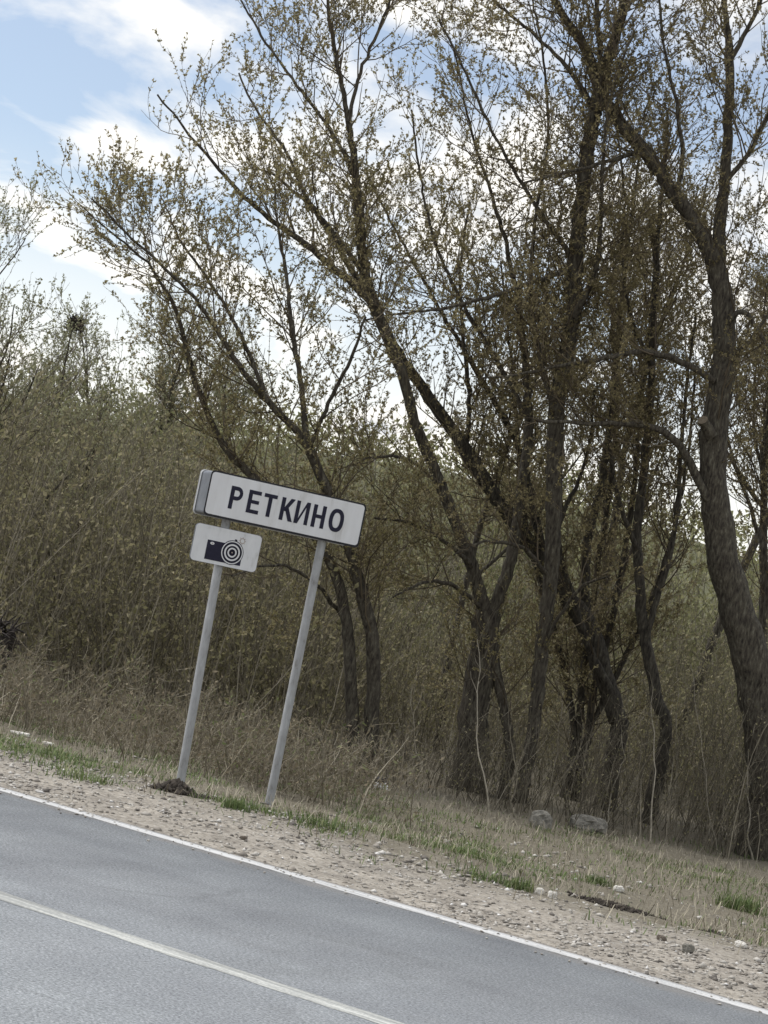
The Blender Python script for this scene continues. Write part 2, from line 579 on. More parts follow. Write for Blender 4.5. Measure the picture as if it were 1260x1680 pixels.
M['litter_black'] = noise_mat('black_plastic', [(.3, (.012, .012, .014)), (.7, (.025, .025, .03))], 12, .1, .003, .4)

# ------------------------------------------------------------------ ground, road, markings
sv = np.unique(np.concatenate([np.linspace(-60, -1, 12), np.linspace(-1, .5, 16), np.linspace(.5, 7, 80), np.linspace(7, 30, 60), np.linspace(30, 150, 50), np.linspace(150, 420, 12)]))
tv = np.unique(np.concatenate([np.linspace(-420, -60, 20), np.linspace(-60, -22, 40), np.linspace(-24, 6, 260), np.linspace(12, 60, 40), np.linspace(60, 420, 20)]))
S, T = np.meshgrid(sv, tv, indexing='ij')
V = np.stack([T, S, zst(S, T)], -1).reshape(-1, 3)
nt_ = len(tv)
ii, jj = np.meshgrid(np.arange(len(sv) - 1), np.arange(nt_ - 1), indexing='ij')
a_ = (ii * nt_ + jj).ravel()
ground = link('ground', mesh_np('ground', V, np.stack([a_, a_ + 1, a_ + nt_ + 1, a_ + nt_], -1), True), M['ground'], None, ORG, (0, 0, ROAD_ANG))
ground['kind'] = 'structure'


def road_strip(name, s0, s1, z, m_, ragged=0.0, thick=.05):
    """strip along the road with slightly uneven edges, closed at its sides"""
    tt = np.unique(np.concatenate([np.linspace(-400, -30, 40), np.linspace(-30, 20, 420), np.linspace(20, 400, 40)]))
    e0 = s0 + ragged * (vnoise(tt * 6, tt * 0, 21) - .5) + ragged * .8 * (vnoise(tt * 25, tt * 0, 22) - .5)
    e1 = s1 + ragged * (vnoise(tt * 6, tt * 0 + 9, 23) - .5) + ragged * .8 * (vnoise(tt * 25, tt * 0 + 9, 24) - .5)
    k = len(tt)
    o1 = np.full(k, z)
    v = np.concatenate([np.stack([tt, e0, o1 - thick], -1), np.stack([tt, e0, o1], -1), np.stack([tt, e1, o1], -1), np.stack([tt, e1, o1 - thick], -1)])
    i = np.arange(k - 1)
    q = np.concatenate([np.stack([r * k + i, r * k + i + 1, (r + 1) * k + i + 1, (r + 1) * k + i], -1) for r in range(3)])
    o = link(name, mesh_np(name, v, q), m_, None, ORG, (0, 0, ROAD_ANG))
    o['kind'] = 'structure'
    return o


road_strip('road', -2 * LANE - .25, .14, 0.0, M['asphalt'], .035, .06)
road_strip('edge_line', -.075, .075, .004, M['line_white'], .014, .003)
road_strip('centre_line', -LANE - .075, -LANE + .075, .004, M['line_cream'], .026, .003)
road_strip('edge_line', -2 * LANE - .075, -2 * LANE + .075, .004, M['line_white'], .012, .003)


# ------------------------------------------------------------------ trees
def catmull(p, step):
    p = np.asarray(p, float)
    q = np.vstack([2 * p[0] - p[1], p, 2 * p[-1] - p[-2]])
    outp = []
    for i in range(1, len(q) - 2):
        n = max(2, int(np.linalg.norm(q[i + 1][:3] - q[i][:3]) / step))
        for t in np.arange(n) / n:
            a, b, c, d = q[i - 1], q[i], q[i + 1], q[i + 2]
            outp.append(.5 * (2 * b + (c - a) * t + (2 * a - 5 * b + 4 * c - d) * t * t + (3 * b - a - 3 * c + d) * t ** 3))
    outp.append(p[-1])
    return np.array(outp)


def limb_curve(spec, depth, dd=0.0, jit=.007):
    """spec: (x, y, diameter in px) along the limb; dd: metres the tip leans away from / towards the camera"""
    n = len(spec)
    rows = []
    last = spec[0][2]
    for i, s in enumerate(spec):
        if len(s) > 2: last = s[2]
        d = depth + dd * (i / max(n - 1, 1)) ** 1.3
        rows.append([*P(s[0], s[1], d), last * d / FPX / 2])
    c = catmull(rows, .10)
    k = len(c)
    c[1:-1, :3] += jit * rng.normal(size=(k - 2, 3))
    c[:, 3] = np.maximum(c[:, 3], .006)
    return c


def gnarl_tube(c, sides):
    v, q = tubes(c[None, :, :3], c[None, :, 3], sides)
    v = v.reshape(len(c), sides, 3)
    ctr = c[:, None, :3]
    k = np.arange(len(c))[:, None]
    a = np.arange(sides)[None, :]
    f = 1 + .20 * (vnoise(k * .35 + 3.1, a * .9 * 9 / sides, 31) - .5) + .16 * (vnoise(k * .9, a * 1.7, 32) - .5)
    return (ctr + (v - ctr) * f[..., None]).reshape(-1, 3), q


def crown(limbs, dens=1.0, leaf=(.028, .053), lw=.62, leaves_per=7, sec_len=(.7, 1.9), up=.08, tmin=.25, rscale=1.0):
    """branches, twigs and leaves on limb curves (k,4); returns two Accs"""
    W, Lf = Acc(), Acc()
    K = 24
    P0, R0, wt = [], [], []
    for c in limbs:
        f = np.linspace(0, len(c) - 1, K)
        P0.append(np.stack([np.interp(f, np.arange(len(c)), c[:, j]) for j in range(3)], -1))
        R0.append(np.interp(f, np.arange(len(c)), c[:, 3]))
        wt.append(np.linalg.norm(np.diff(c[:, :3], axis=0), axis=1).sum())
    P0, R0, wt = np.array(P0), np.array(R0), np.array(wt)
    tot = wt.sum()
    n1 = int(tot * 6.4 * dens)
    idx = rng.choice(len(P0), n1, p=wt / tot)
    lo = np.where(R0[:, 0] > .07, .42, .08)[idx]
    t = lo + (1 - lo) * rng.random(n1)
    fi = t * (K - 1)
    ki = np.minimum(fi.astype(int), K - 2)
    pos = P0[idx, ki] + (P0[idx, ki + 1] - P0[idx, ki]) * (fi - ki)[:, None]
    tan = norm(P0[idx, ki + 1] - P0[idx, ki])
    d1 = branch_dirs(tan, 25, 65, .5)
    l1 = (sec_len[0] + (sec_len[1] - sec_len[0]) * rng.random(n1)) * (1.15 - .6 * t)
    g1 = grow(pos, d1, l1, 8, .13, up)
    rp_ = R0[idx, np.minimum((t * (K - 1)).astype(int), K - 1)]
    r1 = np.clip(.45 * rp_, .006, .012 * rscale)[:, None] * np.linspace(1, .28, 8)[None]
    W.add(*tubes(g1, r1, 3))
    # limb tips carry on as a branch
    n2 = int(l1.sum() * 5.6)
    allp = np.concatenate([g1])
    idx, t, pos, tan, ln = sample_children(allp, n2, .12, 1.0)
    d2 = branch_dirs(tan, 22, 60, .35)
    l2 = (.25 + .65 * rng.random(n2)) * (1.15 - .55 * t)
    g2 = grow(pos, d2, l2, 5, .15, up)
    r2 = (.0042 * rscale) * np.linspace(1, .4, 5)[None] * np.ones((n2, 1))
    W.add(*tubes(g2, r2, 3))
    n3 = int(l2.sum() * 2.6)
    idx, t, pos, tan, ln = sample_children(g2, n3, .15, 1.0)
    d3 = branch_dirs(tan, 20, 60, .35)
    l3 = .12 + .28 * rng.random(n3)
    g3 = grow(pos, d3, l3, 3, .15, up)
    r3 = (.0026 * rscale) * np.linspace(1, .5, 3)[None] * np.ones((n3, 1))
    W.add(*tubes(g3, r3, 3))
    for g, per in ((g3, leaves_per), (g2, leaves_per * .9)):
        nl = int(len(g) * per)
        idx, t, pos, tan, ln = sample_children(g, nl, .2, 1.0)
        d = branch_dirs(tan, 15, 75, .2)
        sz = leaf[0] + (leaf[1] - leaf[0]) * rng.random(nl)
        Lf.add(*leaf_tris(pos, d, sz, sz * lw * (.7 + .6 * rng.random(nl))))
    return W, Lf


def build_tree(name, label, base, limbs, leafmat='leaf', barkmat='bark', group=None, **kw):
    """limbs: list of (part name, spec, depth, lean, sides)"""
    base = np.asarray(base, float)
    root = link(name, None, loc=base)
    tag(root, label, 'tree', group)
    curves, small = [], []
    for (pn, spec, depth, dd) in limbs:
        c = limb_curve(spec, depth, dd)
        sides = 22 if c[0, 3] > .08 else (9 if c[0, 3] > .04 else 7)
        v, q = gnarl_tube(c, sides)
        link(pn, mesh_np(pn, v - base, q, True), M[barkmat], root)
        curves.append(c)
    tr = [c for c in curves]
    W, Lf = crown(tr, **kw)
    tag(link('twigs', W.mesh('twigs', False, base), M['twig'], root), kind='stuff')
    tag(link('leaves', Lf.mesh('leaves', False, base), M[leafmat], root), kind='stuff')
    return root


def below(x, y, d):
    p = P(x, y, d)
    return np.array([p[0], p[1], float(zg(p[0], p[1])) - .05])


def rootspec(spec, depth):
    """prepend the point where the trunk meets the ground"""
    p = below(spec[0][0], spec[0][1], depth)
    q = p - np.array([0, 0, CAM_H])
    dep = q @ _F
    x = 630 + FPX * (q @ RC) / dep
    y = 840 - FPX * (q @ UC) / dep
    if y < spec[0][1] + 8:
        return spec, p
    return [(x, y, spec[0][2] * 1.25)] + list(spec), p


dA = 26.6
sA1, bA = rootspec([(607, 1262, 26), (612, 1150, 24), (610, 1050, 22), (590, 960, 20), (560, 860, 18), (530, 790, 17), (507, 735, 16)], dA)
sA2, _ = rootspec([(582, 1258, 22), (578, 1180, 22), (574, 1090, 20), (565, 1000, 18), (545, 930, 16), (500, 860, 15), (440, 800, 13), (385, 755, 12), (350, 700, 10), (325, 640, 9), (305, 570, 8), (285, 500, 6), (240, 430, 4), (180, 380, 3), (130, 335, 2)], dA)
build_tree('willow_tree', 'twin-trunked willow behind the white signs, its thin limbs fanning out to the left', bA, [
    ('trunk', sA1, dA, -.6), ('trunk', sA2, dA, -1.2),
    ('limb', [(507, 735, 13), (480, 700, 12), (440, 660, 11), (400, 610, 9), (360, 550, 8), (320, 490, 6), (270, 440, 5), (215, 390, 4), (150, 325, 3)], dA - .6, -1.0),
    ('limb', [(507, 735, 12), (500, 690, 11), (492, 620, 9), (480, 540, 8), (470, 450, 6), (455, 370, 4), (450, 300, 3)], dA - .6, .8),
    ('limb', [(440, 660, 8), (400, 560, 7), (350, 470, 5), (300, 400, 4), (262, 320, 2)], dA - .9, .6),
    ('limb', [(505, 740, 8), (540, 660, 7), (575, 590, 6), (600, 520, 4)], dA - .6, -.8),
    ('limb', [(560, 1010, 8), (520, 960, 6), (470, 930, 5), (420, 930, 4), (380, 945, 3)], dA, -1.6),
], dens=.95, leaves_per=15)

dB = 28.0
sB, bB = rootspec([(772, 1245, 52), (780, 1150, 48), (796, 1050, 46), (800, 1000, 40)], dB)
sB7, _ = rootspec([(838, 1240, 18), (830, 1185, 17), (815, 1100, 16), (803, 1030, 14)], dB - .2)
build_tree('willow_tree', 'tall willow right of the signs with a thick trunk forking at head height', bB, [
    ('trunk', sB, dB, 0), ('trunk', sB7, dB - .2, .2),
    ('limb', [(797, 1005, 24), (775, 930, 22), (748, 860, 20), (722, 795, 19), (700, 740, 18), (680, 690, 17), (662, 620, 17), (640, 565, 19), (615, 500, 20), (598, 450, 18), (592, 380, 16), (583, 290, 13), (572, 200, 9), (555, 110, 7), (540, 30, 6), (530, -60, 4)], dB, -1.0),
    ('limb', [(615, 500, 13), (560, 450, 12), (500, 400, 10), (430, 350, 8), (370, 290, 6), (310, 220, 4), (258, 155, 3)], dB - .6, -.8),
    ('limb', [(598, 450, 9), (545, 380, 8), (500, 320, 7), (470, 250, 5), (420, 180, 4), (392, 120, 3)], dB - .6, .6),
    ('limb', [(583, 290, 8), (540, 210, 6), (480, 130, 5), (430, 60, 4), (395, 0, 3)], dB - .7, .4),
    ('limb', [(572, 200, 7), (590, 120, 6), (625, 40, 5), (650, -30, 4)], dB - .8, .2),
    ('limb', [(806, 1010, 22), (835, 930, 20), (850, 850, 17), (862, 760, 16), (868, 680, 14), (862, 600, 12), (850, 500, 9), (830, 400, 7), (800, 300, 5), (770, 200, 4), (745, 80, 3)], dB, .8),
    ('limb', [(722, 795, 7), (680, 758, 6), (630, 748, 5), (570, 765, 3)], dB - .4, -1.0),
    ('limb', [(775, 930, 8), (730, 888, 7), (670, 858, 5), (615, 850, 4)], dB - .2, -1.2),
    ('limb', [(798, 1002, 8), (740, 960, 7), (690, 958, 5), (645, 980, 3)], dB, -1.4),
    ('limb', [(868, 690, 9), (820, 600, 8), (760, 500, 6), (715, 400, 5), (690, 290, 4), (675, 180, 3)], dB + .2, .4),
], dens=.85, leaves_per=15)

dC = 29.2
sC, bC = rootspec([(1015, 1200, 30), (1012, 1180, 30), (985, 1090, 32), (965, 1030, 34), (935, 985, 30), (895, 930, 26), (850, 868, 25), (800, 795, 24), (765, 740, 22), (730, 690, 20), (695, 640, 18), (655, 580, 15), (620, 520, 12), (580, 450, 10), (540, 380, 8), (500, 330, 6), (440, 280, 4)], dC)
build_tree('willow_tree', 'willow whose heavy dark trunk slants steeply left across its neighbours', bC, [
    ('trunk', sC, dC, -.2),
    ('limb', [(895, 930, 16), (880, 860, 15), (868, 800, 14), (845, 720, 11), (800, 640, 9), (740, 540, 7), (690, 450, 5), (640, 360, 4), (600, 280, 3)], dC, 1.0),
    ('limb', [(965, 1030, 18), (960, 960, 16), (965, 880, 15), (985, 800, 13), (1000, 700, 12), (1010, 600, 10), (1020, 480, 8), (1035, 360, 6), (1050, 240, 4)], dC, .6),
    ('limb', [(1000, 1130, 14), (975, 1080, 13), (945, 1000, 11), (925, 930, 9), (918, 860, 8), (960, 760, 6), (975, 640, 5)], dC - .3, -.3),
    ('limb', [(765, 740, 9), (770, 660, 8), (760, 560, 7), (755, 450, 5), (770, 330, 4)], dC - .1, .8),
], dens=.8, barkmat='bark_dark', leafmat='leaf_dark', leaves_per=15)

dD = 27.6
sD, bD = rootspec([(868, 1240, 20), (880, 1150, 22), (890, 1050, 23), (903, 950, 24), (908, 850, 26), (910, 760, 28), (912, 690, 28), (925, 600, 27), (940, 520, 26), (945, 430, 26), (955, 330, 25), (965, 240, 24), (978, 170, 22), (1000, 90, 18), (1020, 20, 15), (1030, -60, 10)], dD)
build_tree('willow_tree', 'slender upright willow in mid-stand running straight up to the top of the picture', bD, [
    ('trunk', sD, dD, .2),
    ('limb', [(940, 520, 12), (975, 450, 10), (985, 360, 8), (990, 250, 6), (1005, 150, 5), (1040, 50, 4)], dD, -.6),
    ('limb', [(945, 430, 10), (900, 370, 8), (850, 290, 6), (800, 200, 5), (760, 110, 4), (720, 30, 3)], dD + .1, -.6),
    ('limb', [(930, 445, 9), (880, 460, 8), (800, 488, 7), (730, 505, 5), (660, 515, 4), (600, 525, 3)], dD, -1.2),
    ('limb', [(903, 950, 8), (860, 900, 7), (800, 888, 5), (745, 910, 3)], dD, -1.0),
    ('limb', [(890, 1060, 7), (925, 1000, 6), (960, 960, 5), (1000, 945, 3)], dD, -.8),
    ('limb', [(975, 180, 10), (930, 110, 8), (880, 60, 6), (820, 10, 5), (780, -40, 4)], dD + .1, .5),
    ('limb', [(912, 690, 10), (890, 600, 9), (870, 480, 7), (880, 350, 6), (900, 220, 5), (890, 90, 4), (870, -20, 3)], dD, .6),
], dens=.85, leaves_per=15, leafmat='leaf_dark')

dE = 27.4
sE, bE = rootspec([(1262, 1320, 70), (1252, 1200, 64), (1240, 1120, 60), (1222, 1050, 58), (1203, 980, 55), (1188, 920, 51), (1176, 850, 48), (1170, 790, 46), (1170, 720, 43), (1180, 650, 40), (1188, 580, 38), (1188, 520, 36), (1180, 460, 33), (1160, 400, 28), (1130, 350, 24), (1110, 325, 24), (1090, 295, 23), (1060, 250, 22), (1020, 205, 21), (985, 150, 20), (965, 90, 17), (945, 55, 14), (915, 10, 11), (890, -50, 8)], dE)
treeE = build_tree('willow_tree', 'largest willow at the right edge with a sawn-off limb stub on its trunk', bE, [
    ('trunk', sE, dE, .3),
    ('limb', [(1180, 460, 24), (1180, 380, 21), (1188, 300, 18), (1193, 230, 16), (1197, 160, 15), (1197, 100, 14), (1192, 40, 10), (1185, -40, 8)], dE + .15, .3),
    ('limb', [(1197, 100, 9), (1220, 60, 8), (1245, 10, 7), (1265, -50, 6)], dE + .3, 0),
    ('limb', [(1172, 625, 12), (1130, 600, 11), (1080, 580, 10), (1030, 578, 9), (980, 590, 8), (920, 600, 6), (850, 615, 4), (790, 620, 3)], dE, -.8),
    ('limb', [(1170, 830, 16), (1150, 800, 15), (1125, 745, 14), (1090, 710, 12), (1040, 695, 10), (960, 695, 7), (880, 690, 5)], dE, -.6),
    ('limb', [(1195, 530, 10), (1210, 513, 9), (1232, 520, 8), (1245, 545, 6), (1270, 580, 5)], dE, -.5),
    ('limb', [(985, 150, 11), (985, 90, 9), (980, 30, 8), (975, -40, 6)], dE + .2, 0),
    ('limb', [(1190, 300, 9), (1230, 250, 8), (1260, 190, 6), (1290, 120, 5)], dE + .2, -.4),
    ('limb', [(1110, 325, 9), (1120, 250, 8), (1110, 170, 6), (1090, 80, 5), (1080, -10, 4)], dE + .1, -.6),
    ('limb', [(1185, 600, 9), (1230, 560, 8), (1270, 500, 6), (1310, 420, 5)], dE, .6),
    ('limb', [(1060, 250, 8), (1010, 260, 7), (940, 280, 5), (860, 300, 4)], dE + .2, -.8),
], dens=.95, leaves_per=15, leafmat='leaf_dark')
# the sawn stub on its trunk
c = limb_curve([(1168, 716, 20), (1160, 702, 20), (1156, 695, 18), (1153, 689, 17)], dE - .12, -.12, .0)
v, q = gnarl_tube(c, 10)
stub = link('limb_stub', mesh_np('limb_stub', v - bE, q, True), M['bark'], treeE)
ctr, ax = c[-1, :3], norm(c[-1, :3] - c[-2, :3])
uu = norm(np.cross(ax, [0, 1, 0.1])); vv_ = np.cross(ax, uu)
ring = [ctr + ax * .004 + c[-1, 3] * 1.0 * (math.cos(a) * uu + math.sin(a) * vv_) - bE for a in np.linspace(0, 2 * np.pi, 14, endpoint=False)]
link('cut_face', pymesh('cut_face', ring, [list(range(14))]), M['cut_wood'], stub)

dF = 28.4
sF, bF = rootspec([(1092, 1200, 20), (1078, 1150, 20), (1065, 1080, 19), (1055, 1025, 18), (1048, 950, 16), (1045, 870, 15), (1055, 780, 14), (1065, 680, 13), (1070, 580, 12), (1075, 480, 10), (1080, 380, 8), (1090, 280, 6), (1095, 180, 4)], dF)
build_tree('willow_tree', 'thin-trunked willow just left of the largest willow', bF, [
    ('trunk', sF, dF, .2),
    ('limb', [(1060, 1045, 11), (1085, 960, 10), (1105, 880, 9), (1115, 780, 8), (1125, 650, 6), (1140, 520, 4)], dF, .5),
    ('limb', [(1046, 900, 9), (1015, 820, 8), (1000, 720, 7), (1012, 620, 5), (1025, 520, 4)], dF, -.5),
    ('limb', [(1070, 600, 8), (1035, 520, 7), (1020, 420, 5), (1025, 320, 4), (1010, 200, 3)], dF, .5),
], dens=.85, leaves_per=15, barkmat='bark_dark', leafmat='leaf_dark')


dH = 29.8
sH = [[(948, 1225, 12), (955, 1120, 12), (968, 1010, 11), (985, 900, 10), (1003, 780, 9), (1012, 640, 8), (1005, 500, 6), (1015, 380, 4)],
      [(962, 1228, 13), (975, 1130, 12), (1000, 1030, 11), (1022, 920, 10), (1040, 800, 9), (1052, 660, 7), (1068, 520, 5), (1075, 400, 3)],
      [(940, 1222, 11), (930, 1120, 11), (905, 1020, 10), (880, 930, 9), (858, 830, 8), (848, 700, 7), (835, 560, 5), (822, 430, 3)],
      [(955, 1230, 10), (990, 1150, 10), (1035, 1060, 9), (1075, 970, 8), (1108, 860, 7), (1130, 730, 5), (1142, 600, 4)]]
sH = [rootspec(a, dH) for a in sH]
build_tree('willow_tree', 'clump of several thin stems from one foot between the slanting and thin-trunked willows', sH[0][1],
           [('stem', a[0], dH, (.4, -.4, .2, -.2)[i]) for i, a in enumerate(sH)], dens=.8, leaves_per=15, barkmat='bark_dark', leafmat='leaf_dark')


# trees farther back, each grown from its own random skeleton
def auto_tree(name, label, x, depth, top_y, nl, spread, leafmat, seed, dia=.2, lean=0.0, group=None, **kw):
    global rng
    keep = rng
    rng = np.random.default_rng(seed)
    b = below(x, 1100, depth)
    # foot of the tree
    H = float(P(x, top_y, depth)[2] - b[2])
    root = link(name, None, loc=b)
    tag(root, label, 'tree', group)
    k = 26
    d0 = norm(np.array([[lean, 0, 1.0]]))
    tr = grow(b[None], d0, np.array([H * .92]), k, .05, .05)
    rr = dia / 2 * np.linspace(1, .12, k)
    curves = [np.concatenate([tr[0], rr[:, None]], 1)]
    idx, t, pos, tan, ln = sample_children(tr, nl, .22, .85)
    d = branch_dirs(tan, 22, 50, .2)
    g = grow(pos, d, H * spread * (1.15 - t) * (.7 + .5 * rng.random(nl)), 16, .07, .06)
    for i in range(nl):
        r0 = dia * .28 * (1.1 - t[i])
        curves.append(np.concatenate([g[i], np.linspace(r0, .008, 16)[:, None]], 1))
    for i, c in enumerate(curves):
        pn = 'trunk' if i == 0 else 'limb'
        v, q = gnarl_tube(c, 8 if i == 0 else 6)
        link(pn, mesh_np(pn, v - b, q, True), M['bark'], root)
    W, Lf = crown(curves, **kw)
    tag(link('twigs', W.mesh('twigs', False, b), M['twig'], root), kind='stuff')
    tag(link('leaves', Lf.mesh('leaves', False, b), M[leafmat], root), kind='stuff')
    rng = keep
    return root, tr[0]


far = dict(leaf=(.06, .10), leaves_per=4, sec_len=(.8, 2.0), rscale=1.5)
auto_tree('young_willow', 'bushy young willow at the left edge reaching up into the blue sky', -62, 31, 250, 9, .40, 'leaf_pale', 5, .16, dens=.55, leaf=(.03, .055), leaves_per=8)
auto_tree('young_willow', 'low bushy willow behind the dry weeds, next in from the left edge', 60, 33, 640, 8, .36, 'leaf_pale', 6, .14, dens=.6, leaf=(.03, .06), leaves_per=8)
nest_tree, nest_axis = auto_tree('birch_tree', 'distant bare tree at the left holding a dark bird nest', 118, 62, 470, 9, .42, 'leaf_pale', 7, .22, dens=.45, **far)
auto_tree('birch_tree', 'distant pale green tree just right of the tree with the nest', 205, 66, 440, 10, .42, 'leaf_pale', 8, .25, dens=.8, **far)
auto_tree('birch_tree', 'distant rounded pale tree seen low between the fanning limbs of the twin-trunked willow', 300, 70, 500, 10, .45, 'leaf_pale', 9, .25, dens=.8, **far)
auto_tree('birch_tree', 'tall distant tree at the far left edge behind the bushy young willow', 25, 58, 455, 9, .4, 'leaf_pale', 10, .22, dens=.6, **far)
auto_tree('willow_tree', 'background willow filling the gap behind the upright middle willow', 960, 34, 120, 8, .45, 'leaf_dark', 12, .2, dens=.8, leaf=(.035, .06), leaves_per=9)
auto_tree('willow_tree', 'background willow showing behind the thin-trunked willow at right', 1120, 36, 60, 9, .45, 'leaf_dark', 13, .2, dens=.8, leaf=(.035, .06), leaves_per=9)
auto_tree('willow_tree', 'background willow half hidden by the largest willow at the right edge', 1275, 33, 100, 9, .45, 'leaf_dark', 14, .2, dens=.8, leaf=(.035, .06), leaves_per=9)
auto_tree('willow_tree', 'slim background willow behind the forked trunk of the tall willow', 745, 35, 330, 8, .42, 'leaf', 15, .16, dens=.8, leaf=(.035, .06), leaves_per=9)

# bird nest resting in the distant tree
np_ = P(125, 531, 61.6)
A = Acc()
k = 420
th = rng.random(k) * 2 * np.pi
rr = .17 * np.sqrt(rng.random(k)) + .03
ph = np.stack([rr * np.cos(th), rr * np.sin(th), (rng.random(k) - .5) * .26], -1)
tdir = np.stack([-np.sin(th), np.cos(th), .5 * rng.normal(size=k)], -1) + .5 * rng.normal(size=(k, 3))
A.add(*tubes(grow(ph, tdir, .12 + .16 * rng.random(k), 4, .3, 0), np.full((k, 4), .011), 3))
nest = link('bird_nest', A.mesh('bird_nest'), M['root'], None, np_)
tag(nest, 'dark round bird nest of sticks in a distant bare tree', 'nest')


# ------------------------------------------------------------------ thickets, weeds, grass (uncountable)
def scatter_px(n, x0, x1, d0, d1, bias=1.0):
    x = x0 + (x1 - x0) * rng.random(n)
    d = d0 + (d1 - d0) * rng.random(n) ** bias
    pts = np.array([P(a, 1100, b) for a, b in zip(x, d)])
    pts[:, 2] = zg(pts[:, 0], pts[:, 1]) - .03
    return x, d, pts


def thicket(name, label, n, x0, x1, d0, d1, top, hj, stem_m, leaf_m, twigs=9, lpt=5, leaf=(.04, .08), r=.010, bias=1.0, wander=.09, clump=0, lw=.5, tw_len=(.25, .6), lean=.22, rough=.15, tw_up=.4):
    x, d, pts = scatter_px(n, x0, x1, d0, d1, bias)
    if clump:
        c = rng.integers(0, max(1, n // clump), n)
        cx_, cd_, cp = scatter_px(max(1, n // clump), x0, x1, d0, d1, bias)
        off = rng.normal(size=(n, 3)) * .22
        pts = cp[c] + off
        pts[:, 2] = zg(pts[:, 0], pts[:, 1]) - .03
        x, d = cx_[c], cd_[c]
    ty = np.interp(x, [a for a, _ in top], [b for _, b in top])
    H = np.array([P(a, b, e)[2] for a, b, e in zip(x, ty, d)]) - pts[:, 2]
    H = np.maximum(H, .5) * (1 - hj * rng.random(n) ** 1.2) * (1 + rough * 2 * (vnoise(pts[:, 0] * .9, pts[:, 1] * .9, 71) - .5))
    dirs = np.stack([lean * rng.normal(size=n), lean * rng.normal(size=n), np.ones(n)], -1)
    g = grow(pts, dirs, H, 7, wander, .05)
    W, Lf = Acc(), Acc()
    W.add(*tubes(g, r * (.6 + .8 * rng.random((n, 1))) * np.linspace(1, .3, 7)[None], 3))
    N2 = n * twigs
    idx, t, pos, tan, ln = sample_children(g, N2, .12, 1)
    d2 = branch_dirs(tan, 20, 60 if tw_up > 0 else 95, tw_up)
    g2 = grow(pos, d2, tw_len[0] + (tw_len[1] - tw_len[0]) * rng.random(N2), 3, .16, .06)
    W.add(*tubes(g2, np.full((N2, 1), r * .42) * np.linspace(1, .5, 3)[None], 3))
    o = tag(link(name, W.mesh(name), M[stem_m]), label, 'thicket', None, 'stuff')
    if lpt:
        nl = N2 * lpt
        idx, t, pos, tan, ln = sample_children(g2, nl, .1, 1)
        dl = branch_dirs(tan, 15, 80, .2)
        sz = leaf[0] + (leaf[1] - leaf[0]) * rng.random(nl)
        Lf.add(*leaf_quads(pos, dl, sz, sz * lw * (.7 + .6 * rng.random(nl))))
        tag(link('thicket_leaves', Lf.mesh('thicket_leaves'), M[leaf_m], o), kind='stuff')
    return o


topL = [(-200, 560), (0, 600), (150, 650), (300, 700), (420, 760), (620, 830), (800, 870)]
thicket('willow_thicket', 'dense olive brown willow scrub filling the left side behind the signs', 1420, -260, 560, 26.5, 40, topL, .55, 'shrub_stem', 'shrub_leaf', 10, 5, (.05, .09))
topM = [(-300, 560), (0, 590), (150, 620), (300, 660), (440, 690), (560, 705), (700, 735), (900, 810), (1100, 890), (1260, 930), (1500, 950)]
thicket('far_scrub', 'olive green scrub in a solid band behind all the trunks', 1800, -300, 1550, 38, 58, topM, .45, 'shrub_stem', 'scrub_leaf', 9, 5, (.08, .14), .014, tw_len=(.4, .9))
# wood on the far slope
nb = 1500
ws, wt_ = 62 + 95 * rng.random(nb), -130 + 125 * rng.random(nb)
wc = from_st(ws, wt_)
wh = 1.0 + 2.6 * rng.random(nb)
nl = nb * 26
ci = rng.integers(0, nb, nl)
wp = wc[ci] + rng.normal(size=(nl, 3)) * np.array([.9, .9, .0]) + np.stack([np.zeros(nl), np.zeros(nl), wh[ci] * rng.random(nl) ** .8], -1)
sz = .22 + .30 * rng.random(nl)
v, q = leaf_tris(wp, rng.normal(size=(nl, 3)) + np.array([0, 0, .5]), sz, sz * .6)
tag(link('far_wood', mesh_np('far_wood', v, q), M['scrub_leaf']), 'low olive wood covering the far slope behind the scrub', 'wood', None, 'stuff')
topR = [(380, 930), (560, 960), (700, 1000), (900, 1030), (1100, 1030), (1300, 1010), (1500, 1000)]
thicket('undergrowth', 'tangled leafy undergrowth among the willow trunks', 950, 400, 1500, 30.5, 38, topR, .6, 'shrub_stem', 'shrub_leaf', 9, 5, (.04, .08), .008)
topW = [(-300, 990), (0, 1030), (200, 1085), (400, 1140), (620, 1200), (760, 1250)]
thicket('dry_weeds', 'tall reddish brown dry weeds along the foot of the left thicket', 2000, -260, 680, 21.0, 28.5, topW, .9, 'dry_stem', 'dry_leaf', 5, 2, (.03, .07), r=.0055, wander=.12, clump=5, tw_len=(.08, .32), lean=.30, rough=.5, tw_up=-.1, lw=.35)
topS = [(480, 1180), (700, 1150), (900, 1170), (1100, 1170), (1300, 1140), (1500, 1140)]
thicket('grey_stems', 'pale grey leafless stems standing in front of the willow trunks', 850, 480, 1480, 25.6, 29.0, topS, .9, 'grey_stem', 'shrub_leaf', 5, 1, (.025, .05), r=.006, wander=.10, clump=4, tw_len=(.12, .45), lean=.26, rough=.45, tw_up=.1)


# ------------------------------------------------------------------ signs
SD = 17.45                                        # depth of the left post
TH = RAD(25)
SX = np.array([math.cos(TH), math.sin(TH), 0])    # along the sign face, left to right
SN = np.array([math.sin(TH), -math.cos(TH), 0])   # out of the face
plc = P(365, 855, SD)                             # left post at the lower edge of the name sign


def on_sign(px, py, off=0.0):
    """point of the plane of the posts (shifted by off towards the front) seen at px, py"""
    v = ray(px, py)
    o = np.array([0, 0, CAM_H])
    k = ((plc + SN * off - o) @ SN) / (v @ SN)
    return o + v * k


